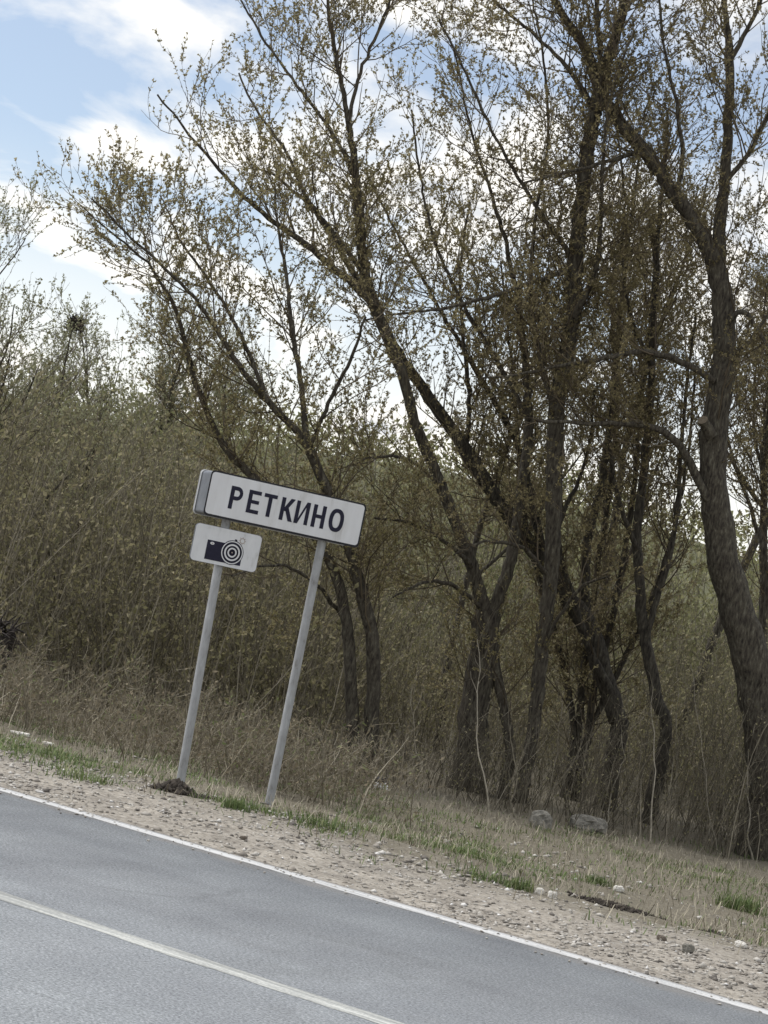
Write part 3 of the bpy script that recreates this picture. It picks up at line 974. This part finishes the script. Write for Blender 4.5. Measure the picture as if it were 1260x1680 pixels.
def rot_frame(o, origin, xax, zax):
    """local x along xax, local z along zax, local y = into the face"""
    xax, zax = norm(xax), norm(zax)
    y = np.cross(zax, xax)
    mm = Matrix.Identity(4)
    for i in range(3):
        mm[i][0], mm[i][1], mm[i][2], mm[i][3] = xax[i], y[i], zax[i], origin[i]
    o.matrix_world = mm


def rrect(wd, ht, r, seg=6, x0=0.0, z0=0.0):
    pts = []
    for cx_, cz_, a0 in ((wd - r, ht - r, 0), (r, ht - r, 90), (r, r, 180), (wd - r, r, 270)):
        for a in np.linspace(a0, a0 + 90, seg):
            pts.append((x0 + cx_ + r * math.cos(RAD(a)), z0 + cz_ + r * math.sin(RAD(a))))
    return pts


def slab(name, outline, y0, y1, m_, parent):
    """outline (x,z) extruded from y0 (front) to y1 (back)"""
    k = len(outline)
    v = [(x, y0, z) for x, z in outline] + [(x, y1, z) for x, z in outline]
    f = [list(range(k)), list(range(2 * k - 1, k - 1, -1))]
    f += [[i, i + k, (i + 1) % k + k, (i + 1) % k] for i in range(k)]
    return link(name, pymesh(name, v, f), m_, parent)


def polys(name, plist, y0, y1, m_, parent):
    """several convex outlines as one piece"""
    v, f = [], []
    for o in plist:
        b, k = len(v), len(o)
        v += [(x, y0, z) for x, z in o] + [(x, y1, z) for x, z in o]
        f += [[b + i for i in range(k)], [b + i for i in range(2 * k - 1, k - 1, -1)]]
        f += [[b + i, b + i + k, b + (i + 1) % k + k, b + (i + 1) % k] for i in range(k)]
    return link(name, pymesh(name, v, f), m_, parent)


def ring(cx_, cz_, r0, r1, n=36, a0=0, a1=360, sx=1.0):
    outp = []
    an = np.linspace(RAD(a0), RAD(a1), n + 1)
    for a, b in zip(an[:-1], an[1:]):
        outp.append([(cx_ + sx * r1 * math.cos(a), cz_ + r1 * math.sin(a)), (cx_ + sx * r1 * math.cos(b), cz_ + r1 * math.sin(b)),
                     (cx_ + sx * r0 * math.cos(b), cz_ + r0 * math.sin(b)), (cx_ + sx * r0 * math.cos(a), cz_ + r0 * math.sin(a))])
    return outp


def disc(cx_, cz_, r, n=32, sx=1.0):
    return [(cx_ + sx * r * math.cos(a), cz_ + r * math.sin(a)) for a in np.linspace(0, 2 * np.pi, n, endpoint=False)]


# name sign frame from the four corners seen in the photograph
FO = .105                                          # face stands this far in front of the post axis
cTL, cTR, cBL, cBR = [on_sign(*p, FO) for p in ((345, 769), (602, 828), (336, 845), (588, 899))]
xax = norm((cTR - cTL) + (cBR - cBL))
zax = np.array([0, 0, 1.0])
zax = norm(norm((cTL - cBL) + (cTR - cBR)) * .5 + zax * .5)
zax = norm(zax - (zax @ xax) * xax)
SW = float(.5 * ((cTR - cTL) @ xax + (cBR - cBL) @ xax))
SH = float(.5 * ((cTL - cBL) @ zax + (cTR - cBR) @ zax))
org = .25 * (cTL + cTR + cBL + cBR) - xax * SW / 2 - zax * SH / 2
print('sign size', SW, SH, 'lane', LANE)
sgn = link('town_sign', None)
rot_frame(sgn, org, xax, zax)
tag(sgn, 'long white sign reading РЕТКИНО in dark letters on two grey posts', 'sign')
slab('border', rrect(SW, SH, .035), 0.0, .004, M['black_edge'], sgn)
slab('face', rrect(SW - .026, SH - .030, .028, 6, .011, .017), -.002, .001, M['sign_white'], sgn)
# folded sheet metal box behind the face and the matching panel on the back
B1 = .25
k_ = rrect(SW - .01, SH - .01, .03, 6, .005, .005)
v = [(x, .0045, z) for x, z in k_] + [(x, .016, z) for x, z in k_]
nk = len(k_)
link('front_flange', pymesh('front_flange', v, [[i, i + nk, (i + 1) % nk + nk, (i + 1) % nk] for i in range(nk)]), M['sign_white'], sgn)
slab('casing', rrect(SW - .024, SH - .02, .022, 4, .012, .010), .012, B1 - .012, M['sheet'], sgn)
v = [(x, B1 - .018, z) for x, z in k_] + [(x, B1 - .004, z) for x, z in k_]
link('rear_flange', pymesh('rear_flange', v, [[i, i + nk, (i + 1) % nk + nk, (i + 1) % nk] for i in range(nk)]), M['sign_white'], sgn)
slab('rear_panel', rrect(SW, SH, .035), B1 - .003, B1, M['sign_white'], sgn)

LH = .505 * SH
LZ = SH * (1 - .752)
ST = .178 * LH                                     # stroke


def letter(u0, u1, shapes):
    wd_ = (u1 - u0) * SW
    pl = []
    for o in shapes(wd_):
        pl.append([(u0 * SW + x, LZ + z) for x, z in o])
    polys('letter', pl, -.0045, -.001, M['navy'], sgn)


def box(x0, x1, z0, z1):
    return [(x0, z0), (x1, z0), (x1, z1), (x0, z1)]


def L_R(w_):
    e = [box(0, ST, 0, LH), box(ST, w_ * .55, LH - ST * .95, LH), box(ST, w_ * .55, LH * .40, LH * .40 + ST * .95)]
    zc, r1 = (LH + LH * .40) / 2, (LH - LH * .40) / 2
    return e + ring(w_ * .55, zc, r1 - ST * .95, r1, 12, -90, 90, (w_ * .45) / r1 * 1.0)


def L_E(w_):
    return [box(0, ST, 0, LH), box(ST, w_, LH - ST * .92, LH), box(ST, w_ * .92, LH * .5 - ST * .42, LH * .5 + ST * .45), box(ST, w_, 0, ST * .92)]


def L_T(w_):
    return [box(0, w_, LH - ST * .92, LH), box(w_ / 2 - ST / 2, w_ / 2 + ST / 2, 0, LH - ST * .92)]


def L_K(w_):
    zc = LH * .5
    return [box(0, ST, 0, LH), [(ST, zc - ST * .5), (ST * 1.45, zc - ST * .5), (w_ * .98, LH), (w_ * .98 - ST * 1.15, LH), (ST, zc + ST * .42)],
            [(ST * 1.2, zc), (w_ - ST * 1.15, 0), (w_, 0), (ST * 2.1, zc + ST * .45)]]


def L_I(w_):
    return [box(0, ST * .95, 0, LH), box(w_ - ST * .95, w_, 0, LH), [(ST * .95, 0), (w_ - ST * .95, LH - ST * 1.25), (w_ - ST * .95, LH), (ST * .95, ST * 1.25)]]


def L_N(w_):
    return [box(0, ST, 0, LH), box(w_ - ST, w_, 0, LH), box(ST, w_ - ST, LH * .5 - ST * .45, LH * .5 + ST * .45)]


def L_O(w_):
    sx = (w_ / 2) / (LH / 2)
    outp = []
    an = np.linspace(0, 2 * np.pi, 33)
    for a, b in zip(an[:-1], an[1:]):
        f = lambda q, rx, rz: (w_ / 2 + rx * math.copysign(abs(math.cos(q)) ** .85, math.cos(q)), LH / 2 + rz * math.copysign(abs(math.sin(q)) ** .85, math.sin(q)))
        outp.append([f(a, w_ / 2, LH / 2 * 1.03), f(b, w_ / 2, LH / 2 * 1.03), f(b, w_ / 2 - ST, LH / 2 - ST * .9), f(a, w_ / 2 - ST, LH / 2 - ST * .9)])
    return outp


for u0, u1, fn in ((.139, .216, L_R), (.252, .329, L_E), (.349, .431, L_T), (.462, .548, L_K), (.558, .645, L_I), (.668, .750, L_N), (.777, .872, L_O)):
    letter(u0, u1, fn)

# camera plate
FP = .060
qTL, qTR, qBL, qBR = [on_sign(*p, FP) for p in ((322, 855), (432, 881), (312, 917), (418, 941))]
PW = float(.5 * ((qTR - qTL) @ xax + (qBR - qBL) @ xax))
PH = float(.5 * ((qTL - qBL) @ zax + (qTR - qBR) @ zax))
porg = .25 * (qTL + qTR + qBL + qBR) - xax * PW / 2 - zax * PH / 2
print('plate size', PW, PH)
cp = link('camera_sign', None)
rot_frame(cp, porg, xax, zax)
tag(cp, 'small white plate with a dark camera symbol below the long name sign', 'sign')
slab('backing', rrect(PW, PH, .035), .0025, .004, M['sheet'], cp)
slab('face', rrect(PW - .006, PH - .006, .033, 6, .003, .003), 0, .0024, M['plate_white'], cp)
kp = rrect(PW - .004, PH - .004, .033, 6, .002, .002)
nk = len(kp)
v = [(x, .0045, z) for x, z in kp] + [(x, .022, z) for x, z in kp]
link('flange', pymesh('flange', v, [[i, i + nk, (i + 1) % nk + nk, (i + 1) % nk] for i in range(nk)]), M['sheet'], cp)


def pu(u): return u * PW
def pv(v_): return (1 - v_) * PH


sym = polys('camera_symbol', [[(pu(.209), pv(.90)), (pu(.750), pv(.90)), (pu(.750), pv(.46)), (pu(.715), pv(.385)), (pu(.209), pv(.385))],
                              disc(pu(.5955), pv(.5975), .098), [(pu(.605), pv(.31)), (pu(.60), pv(.235)), (pu(.632), pv(.235)), (pu(.648), pv(.31))]], -.0025, -.0005, M['navy'], cp)
for r0, r1 in ((.084, .092), (.054, .067), (.027, .039)):
    polys('lens_ring', ring(pu(.5955), pv(.5975), r0, r1, 40), -.004, -.002, M['plate_white'], sym)
polys('lens_centre', [disc(pu(.5955), pv(.5975), .006, 16)], -.004, -.002, M['star'], sym)
polys('badge', [disc(pu(.2826), pv(.461), .011, 20, 1.6)], -.004, -.002, M['plate_white'], sym)
polys('badge_mark', [disc(pu(.2826), pv(.461), .0045, 12, 1.9)], -.0055, -.0035, M['star'], sym)
fx, fz = pu(.714), pv(.24)
star = ring(fx, fz, .017, .022, 20)
for a in range(0, 360, 45):
    ca, sa = math.cos(RAD(a)), math.sin(RAD(a))
    star.append([(fx + .021 * ca + .0035 * sa, fz + .021 * sa - .0035 * ca), (fx + .034 * ca, fz + .034 * sa), (fx + .021 * ca - .0035 * sa, fz + .021 * sa + .0035 * ca)])
polys('flash_star', star, -.0025, -.0005, M['star'], cp)


def post(label, base_px, low_px, dep_shift=0.0):
    """round pipe from the ground to the top of the sign, through two points seen in the photograph"""
    a = on_sign(*base_px)
    b = on_sign(*low_px)
    gz = float(zg(a[0], a[1]))
    d = norm(b - a)
    foot = a + d * ((gz - .15 - a[2]) / d[2])
    topz = org[2] + SH * .9 + (b - org) @ xax * xax[2]
    tip = a + d * ((topz - a[2]) / d[2])
    print(label, 'base z', a[2], 'ground', gz)
    rt = link('sign_post', None, loc=(foot[0], foot[1], gz))
    tag(rt, label, 'post', 'posts of the name sign')
    k = 14
    c = foot + (tip - foot) * np.linspace(0, 1, k)[:, None]
    v, q = tubes(c[None], np.full((1, k), .0355), 20)
    link('pipe', mesh_np('pipe', v - np.array([foot[0], foot[1], gz]), q, True), M['galv'], rt)
    # clamps round the pipe behind the signs
    for z in (.28, .72):
        pt = tip - d * (SH * (.9 - z))
        v, q = tubes(np.stack([pt - d * .015, pt + d * .015])[None], np.full((1, 2), .040), 20)
        link('clamp', mesh_np('clamp', v - np.array([foot[0], foot[1], gz]), q, True), M['sheet'], rt)
    return a, b, rt


aL, bL, postL = post('left grey steel post carrying the camera plate, dark soil heaped at its foot', (296, 1282), (358, 930))
aR, bR, postR = post('right grey steel post under the name sign, standing in grass', (439, 1330), (527, 895))

# ------------------------------------------------------------------ verge: gravel, grass, straw
OCT = np.array([[1, 0, 0], [0, 1, 0], [-1, 0, 0], [0, -1, 0], [0, 0, 1], [0, 0, -1.]])
OCTF = np.array([[0, 1, 4], [1, 2, 4], [2, 3, 4], [3, 0, 4], [1, 0, 5], [2, 1, 5], [3, 2, 5], [0, 3, 5]])


def stones(n, s, t, size):
    p = from_st(s, t)
    p[:, 2] = np.where(s < .14, .004, p[:, 2])
    p[:, 2] += size * .12
    sh = OCT[None] * (.65 + .7 * rng.random((n, 6, 1))) + .22 * rng.normal(size=(n, 6, 3))
    sh = sh * np.stack([.8 + .6 * rng.random(n), .7 + .4 * rng.random(n), .35 + .35 * rng.random(n)], -1)[:, None, :]
    a = rng.random(n) * 6.283
    c_, s_ = np.cos(a), np.sin(a)
    x, y = sh[..., 0] * c_[:, None] - sh[..., 1] * s_[:, None], sh[..., 0] * s_[:, None] + sh[..., 1] * c_[:, None]
    v = np.stack([x, y, sh[..., 2]], -1) * size[:, None, None] + p[:, None, :]
    f = (np.arange(n)[:, None, None] * 6 + OCTF[None]).reshape(-1, 3)
    return v.reshape(-1, 3), f


T0, T1 = float(to_st(G(0, 1225))[1]), float(to_st(G(1260, 1640))[1])
print('verge t range', T0, T1, 'posts s', to_st(aL), to_st(aR))
n = 30000
t = T0 - 3 + (T1 - T0 + 5) * rng.random(n)
s = .16 + 2.6 * rng.random(n) ** 1.25 + .25 * rng.normal(size=n) * (rng.random(n) < .3)
s = np.where(s < .16, .16 - .30 * np.abs(rng.normal(size=n)) * (rng.random(n) < .35), s)
edge = rng.random(n) < .035
s = np.where(edge, .14 - .16 * np.abs(rng.normal(size=n)), s)
patch = vnoise(s * 1.6, t * 1.1, 41)
keep = rng.random(n) < .25 + 1.1 * np.clip(patch - .25, 0, 1)
s, t = s[keep], t[keep]
size = .005 + .016 * rng.random(len(s)) ** 2.4 + .016 * (rng.random(len(s)) < .04)
size = np.where(s < .2, np.minimum(size, .011), size)
gv, gf = stones(len(s), s, t, size)
n2 = 3600
t2 = T0 - 3 + (T1 - T0 + 6) * rng.random(n2)
s2 = 2.4 + 6.5 * rng.random(n2) ** 1.2
keep = rng.random(n2) < 1.6 * np.clip(vnoise(s2 * 1.3, t2 * 1.1, 43) - .3, 0, 1)
s2, t2 = s2[keep], t2[keep]
gv2, gf2 = stones(len(s2), s2, t2, .009 + .030 * rng.random(len(s2)) ** 3)
gm = mesh_np('gravel', np.concatenate([gv, gv2]), np.concatenate([gf, gf2 + len(gv)]))
tag(link('gravel', gm, M['stone']), 'pale crushed stone gravel along the road edge', 'gravel', None, 'stuff')


def blades(pos, h, wdt, lean):
    """bent three-point grass blades"""
    n = len(pos)
    a = rng.random(n) * 6.283
    out_ = np.stack([np.cos(a), np.sin(a), np.zeros(n)], -1)
    side = np.stack([-np.sin(a), np.cos(a), np.zeros(n)], -1) * wdt[:, None] * .5
    up = np.array([0, 0, 1.])
    p1 = pos + up * (h * .6 * (1 - .35 * lean))[:, None] + out_ * (h * .35 * lean)[:, None]
    p2 = pos + up * (h * (1 - .75 * lean))[:, None] + out_ * (h * .95 * lean)[:, None]
    v = np.stack([pos - side, pos + side, p1 + side * .75, p1 - side * .75, p2 + side * .12, p2 - side * .12], 1)
    b = np.arange(n)[:, None] * 6
    q = np.stack([b + np.array([[0, 1, 2, 3]]), b + np.array([[3, 2, 4, 5]])], 1).reshape(-1, 4)
    return v.reshape(-1, 3), q


def px_patch(x, y, rx, rs, n):
    """n ground points round the spot seen at x, y; rx metres along, rs metres across the road"""
    s, t = to_st(GZ(x, y))
    s, t = s + rs * rng.normal(size=n), t + rx * rng.normal(size=n)
    k_ = (vnoise(s * 2.2, t * 2.2, 77) > .30) & (vnoise(s * 1.3 + 4, t * 1.1, 78) + .13 * rng.normal(size=n) > .42)
    s, t = np.maximum(s[k_], .9), t[k_]
    return from_st(s, t)


gp = []
for x, y, rx, rs, n in ((10, 1188, .5, .45, 1500), (50, 1255, .35, .2, 700), (125, 1275, .3, .12, 420), (190, 1255, .5, .4, 500), (385, 1322, .2, .12, 300), (250, 1280, .3, .15, 260),
                        (480, 1338, .2, .14, 300), (525, 1356, .2, .13, 420), (590, 1375, .25, .14, 300), (690, 1385, .3, .3, 420), (755, 1392, .25, .35, 800), (640, 1345, .5, .6, 500), (560, 1330, .4, .4, 400),
                        (870, 1425, .3, .25, 420), (800, 1445, .1, .08, 140), (1060, 1440, .4, .3, 260), (1200, 1400, .5, .6, 420), (1260, 1520, .2, .1, 220), (420, 1295, .6, .6, 500), (1150, 1450, .5, .4, 260),
                        (330, 1255, 1.2, 1.0, 1400), (600, 1300, 1.2, 1.0, 1200), (900, 1375, 1.5, 1.2, 1200), (150, 1215, 1.2, .9, 1600), (1100, 1400, 1.4, 1.2, 800), (960, 1410, .4, .3, 300), (730, 1375, .35, .5, 600), (500, 1350, .5, .2, 300), (20, 1215, .6, .3, 900), (90, 1240, .5, .3, 600), (1230, 1440, .4, .5, 400), (450, 1310, .5, .5, 500), (850, 1400, .5, .5, 500), (610, 1385, .35, .12, 300), (700, 1410, .3, .12, 260), (1000, 1420, 1.2, .8, 900), (1180, 1440, .8, .8, 700), (780, 1380, .8, .8, 700), (560, 1320, .8, .8, 600), (760, 1400, .35, .3, 700), (1100, 1395, .3, .3, 260), (888, 1362, .12, .1, 120), (960, 1368, .2, .1, 180), (15, 1180, .5, .5, 1200), (70, 1245, .4, .25, 700), (30, 1230, .4, .25, 500)):
    gp.append(px_patch(x, y, rx, rs, n))
ns_ = 12000
gs, gt = 1.5 + 8.5 * rng.random(ns_), T0 - 5 + (T1 - T0 + 12) * rng.random(ns_)
k_ = vnoise(gs * 1.7 + 2, gt * 1.5, 79) + .12 * rng.normal(size=ns_) > .47 + .12 * (gs < 2.2)
gp.append(from_st(gs[k_], gt[k_]))
gp = np.concatenate(gp)
n = len(gp)
v, q = blades(gp, .03 + .10 * rng.random(n) ** 1.8, .005 + .006 * rng.random(n), .35 + .65 * rng.random(n))
tag(link('grass', mesh_np('grass', v, q), M['grass']), 'patches of fresh green grass on the verge', 'grass', None, 'stuff')

n = 38000
t = T0 - 8 + (T1 - T0 + 16) * rng.random(n)
s = 1.7 + 11 * rng.random(n)
keep = rng.random(n) < np.clip((s - 1.5) / 1.6, .04, 1) * (.25 + .9 * vnoise(s * 1.2, t * 1.1, 47))
sp_ = from_st(s[keep], t[keep])
n = len(sp_)
v, q = blades(sp_, .04 + .24 * rng.random(n) ** 1.6, .0025 + .0045 * rng.random(n), .45 + .60 * rng.random(n) ** .6)
tag(link('straw', mesh_np('straw', v, q), M['straw']), 'flattened pale dead grass covering the verge behind the gravel', 'dead grass', None, 'stuff')


def tuft(label, x, y, n, h, r):
    s_, t_ = to_st(GZ(x, y))
    b = from_st(np.array([s_]), np.array([t_]))[0]
    pp = np.zeros((n, 3))
    pp[:, :2] = r * rng.normal(size=(n, 2))
    pp[:, 2] = zg(b[0] + pp[:, 0], b[1] + pp[:, 1]) - b[2] - .005
    v, q = blades(pp, h * (.4 + .6 * rng.random(n)), .005 + .006 * rng.random(n), .05 + .7 * rng.random(n))
    rt = tag(link('grass_tuft', None, loc=b), label, 'grass tuft', 'grass tufts on the verge')
    tag(link('blades', mesh_np('blades', v, q), M['grass'], rt), kind='stuff')


tuft('round bright green grass tuft at the gravel edge, nearest the road', 853, 1460, 220, .13, .05)
tuft('small dark green grass tuft right of the one at the gravel edge', 978, 1450, 200, .12, .06)
tuft('broad green grass tuft near the right edge of the picture', 1215, 1492, 520, .20, .10)
tuft('green grass tuft at the foot of the right sign post', 384, 1328, 180, .13, .05)


def rock(name, label, x, y, w_px, h_px, m_, group=None, seed=1, cat='rock', d_=.7):
    """lumpy stone w_px x h_px big whose foot is seen at x, y"""
    r_ = np.random.default_rng(seed)
    g0 = GZ(x, y)
    s_, t_ = to_st(g0)
    b = from_st(np.array([s_]), np.array([t_]))[0]
    dep = (b - np.array([0, 0, CAM_H])) @ _F
    W_, H_ = w_px * dep / FPX, h_px * dep / FPX
    nu, nv = 22, 13
    vs = []
    for j in range(nv):
        ph = math.pi * j / (nv - 1) - math.pi / 2
        for i in range(nu):
            a = 2 * math.pi * i / nu
            q_ = np.array([math.cos(ph) * math.cos(a), math.cos(ph) * math.sin(a), math.sin(ph)])
            q_ = np.sign(q_) * np.abs(q_) ** .72
            vs.append(q_)
    vs = np.array(vs)
    off = r_.random(3) * 20
    f_ = 1 + .45 * (vnoise(vs[:, 0] * 1.6 + off[0] + vs[:, 2], vs[:, 1] * 1.6 + off[1], seed) - .5) + .2 * (vnoise(vs[:, 0] * 4 + off[2], vs[:, 1] * 4 + vs[:, 2] * 3, seed + 5) - .5)
    vs = vs * f_[:, None] * np.array([W_ / 2, W_ * d_ / 2, H_ * .62])
    vs[:, 2] += H_ * .38
    vs += .012 * W_ * r_.normal(size=vs.shape) * (np.abs(vs[:, 2:3] - H_ * .38) < H_ * .58)
    fs = [[j * nu + i, j * nu + (i + 1) % nu, (j + 1) * nu + (i + 1) % nu, (j + 1) * nu + i] for j in range(nv - 1) for i in range(nu)]
    o = link(name, pymesh(name, vs, fs), m_, None, b, (0, 0, r_.random() * .8 - .4 + .05))
    return tag(o, label, cat, group)


rock('boulder', 'upright grey boulder with a pale side at the edge of the thicket', 886, 1357, 38, 29, M['rock'], None, 3)
rock('boulder', 'low flat grey boulder right of the upright boulder', 960, 1362, 60, 23, M['rock'], None, 4)
rock('stone', 'white stone, left of the pair beside the gravel-edge grass tuft', 884, 1466, 13, 9, M['white_stone'], 'pale stones on the verge', 5, 'stone')
rock('stone', 'white stone, right of the pair beside the gravel-edge grass tuft', 906, 1473, 15, 11, M['white_stone'], 'pale stones on the verge', 6, 'stone')
rock('stone', 'white stone on the grass below the small dark green tuft', 1014, 1462, 18, 9, M['white_stone'], 'pale stones on the verge', 7, 'stone')
rock('stone', 'white stone right of the right sign post in the gravel edge', 424, 1357, 8, 6, M['white_stone'], 'pale stones on the verge', 8, 'stone')
rock('stone', 'dark brown stone on the pale gravel below the right sign post', 398, 1378, 13, 7, M['brown_stone'], 'dark stones on the verge', 9, 'stone')
rock('stone', 'dark brown stone on the gravel near the right edge, left of the squarish one', 1085, 1543, 16, 8, M['brown_stone'], 'dark stones on the verge', 10, 'stone')
rock('stone', 'squarish grey brown stone on the gravel near the right edge', 1127, 1562, 20, 13, M['rock'], 'dark stones on the verge', 11, 'stone')
rock('stone', 'flat pale slab of stone at the right edge of the verge', 1215, 1556, 20, 9, M['white_stone'], 'pale stones on the verge', 12, 'stone')
rock('stone', 'long pale stone in the grass at the far left', 33, 1206, 30, 6, M['white_stone'], 'pale stones on the verge', 13, 'stone')
rock('stone', 'small pale stone beside the long pale one at the far left', 78, 1223, 20, 6, M['white_stone'], 'pale stones on the verge', 14, 'stone')


def clod_heap(name, label, x, y, r, h, n, m_, cat, stretch=1.0, seed=3, size=(.012, .035)):
    r_ = np.random.default_rng(seed)
    s_, t_ = to_st(GZ(x, y))
    b = from_st(np.array([s_]), np.array([t_]))[0]
    rr = r * np.sqrt(r_.random(n)) * (.35 + .65 * r_.random(n))
    a = r_.random(n) * 6.283
    px_, py_ = rr * np.cos(a), rr * np.sin(a)
    xx, yy = px_ * TD[0] * stretch + py_ * SDV[0], px_ * TD[1] * stretch + py_ * SDV[1]
    zz_ = h * np.exp(-(rr / r * 1.7) ** 2) * (.2 + .8 * r_.random(n)) + zg(b[0] + xx, b[1] + yy) - b[2]
    sz = size[0] + (size[1] - size[0]) * r_.random(n)
    sh = OCT[None] * (.6 + .7 * r_.random((n, 6, 1))) + .25 * r_.normal(size=(n, 6, 3))
    v = sh * sz[:, None, None] + np.stack([xx, yy, zz_], -1)[:, None, :]
    f = (np.arange(n)[:, None, None] * 6 + OCTF[None]).reshape(-1, 3)
    return tag(link(name, mesh_np(name, v.reshape(-1, 3), f), m_, None, b), label, cat)


clod_heap('soil_heap', 'heap of dark dug-up soil at the foot of the left sign post', 286, 1300, .17, .085, 600, M['soil_dark'], 'soil', 1.1, 3)
clod_heap('soil_heap', 'thin scatter of dark crumbs between the two sign posts', 342, 1312, .13, .02, 300, M['soil_dark'], 'soil', 1.3, 4, (.010, .02))
clod_heap('dead_turf', 'strip of dark dead turf lying beside the white stones at lower right', 1005, 1492, .22, .02, 800, M['soil_dark'], 'turf', 1.8, 5, (.010, .02))
clod_heap('dead_turf', 'clump of dark dead turf at the right edge of the gravel', 1175, 1535, .12, .02, 300, M['soil_dark'], 'turf', 1.4, 6, (.01, .026))

# litter near the twin trunks
lb = G(626, 1284, -.28)
lb[2] = float(zg(lb[0], lb[1]))
lit = link('litter_bag', None, loc=lb)
tag(lit, 'small black and white scrap of litter beside the twin-trunked willow', 'litter')
for m_, off, sc_, sd_ in ((M['litter_white'], (0, -.02, .03), (.10, .07, .06), 1), (M['litter_black'], (.01, .02, .10), (.09, .06, .06), 2)):
    u_ = np.array([[math.cos(a) * math.cos(p), math.sin(a) * math.cos(p), math.sin(p)] for p in np.linspace(-1.5, 1.5, 7) for a in np.linspace(0, 6.283, 10, endpoint=False)])
    f_ = 1 + .6 * (vnoise(u_[:, 0] * 2.5 + 9 * sd_, u_[:, 1] * 2.5 + u_[:, 2] * 2, 60) - .5)
    vs = u_ * f_[:, None] * np.array(sc_) + np.array(off)
    link('crumpled_film', pymesh('crumpled_film', vs, [[j * 10 + i, j * 10 + (i + 1) % 10, (j + 1) * 10 + (i + 1) % 10, (j + 1) * 10 + i] for j in range(6) for i in range(10)], True), m_, lit)

# upturned stump at the left edge
sb = below(-6, 1060, 25.5)
st_h = float(P(-6, 1040, 25.5)[2] - sb[2])
stump = link('upturned_stump', None, loc=sb)
tag(stump, 'dark upturned tree stump with tangled roots at the left edge', 'stump')
cc = np.stack([np.linspace(0, .05, 8), np.linspace(0, .1, 8), np.linspace(-.05, st_h, 8), np.linspace(.11, .16, 8)], -1)
v, q = gnarl_tube(cc, 9)
link('trunk', mesh_np('trunk', v, q, True), M['root'], stump)
k = 90
pz = rng.normal(size=(k, 3)) * np.array([.07, .07, .06]) + np.array([.04, .08, st_h])
A = Acc()
A.add(*tubes(grow(pz, rng.normal(size=(k, 3)), .12 + .2 * rng.random(k), 5, .35, -.08), np.full((k, 1), .016) * np.linspace(1, .3, 5)[None], 4))
link('roots', A.mesh('roots'), M['root'], stump)

# thin pale saplings in front of the thicket
saps = [(650, 1318, 628, 1215), (692, 1325, 662, 1130), (805, 1342, 780, 1060), (845, 1340, 852, 1180), (905, 1345, 915, 1150), (990, 1365, 1030, 1210),
        (1068, 1380, 1062, 1120), (1092, 1385, 1105, 1230), (1180, 1402, 1140, 1090), (1238, 1410, 1222, 1220)]
ORD = ['first', 'second', 'third', 'fourth', 'fifth', 'sixth', 'seventh', 'eighth', 'ninth', 'tenth']
for i, (x0, y0, x1, y1) in enumerate(saps):
    g0 = GZ(x0, y0)
    g0[2] = float(zg(g0[0], g0[1])) - .04
    dep = (g0 - np.array([0, 0, CAM_H])) @ _F
    tp = P(x1, y1, dep + .4 * rng.normal())
    k = 12
    c = g0 + (tp - g0) * np.linspace(0, 1, k)[:, None]
    c[1:] += np.cumsum(.022 * rng.normal(size=(k - 1, 3)), 0)
    c = np.concatenate([c, np.linspace(.006 + .007 * rng.random(), .003, k)[:, None]], 1)
    rt = link('sapling', None, loc=g0)
    tag(rt, ORD[i] + ' thin pale leafless sapling counting rightwards from the signs, in front of the thicket', 'sapling', 'saplings in front of the willow trunks')
    v, q = tubes(c[None, :, :3], c[None, :, 3], 6)
    link('stem', mesh_np('stem', v - g0, q, True), M['pale_stem'], rt)
    idx, t, pos, tan, ln = sample_children(c[None, :, :3], 16, .3, 1)
    A = Acc()
    A.add(*tubes(grow(pos, branch_dirs(tan, 25, 60, .3), .15 + .4 * rng.random(16), 5, .15, .05), np.full((16, 1), .0035) * np.linspace(1, .5, 5)[None], 3))
    tag(link('twigs', A.mesh('twigs', False, g0), M['grey_stem'], rt), kind='stuff')
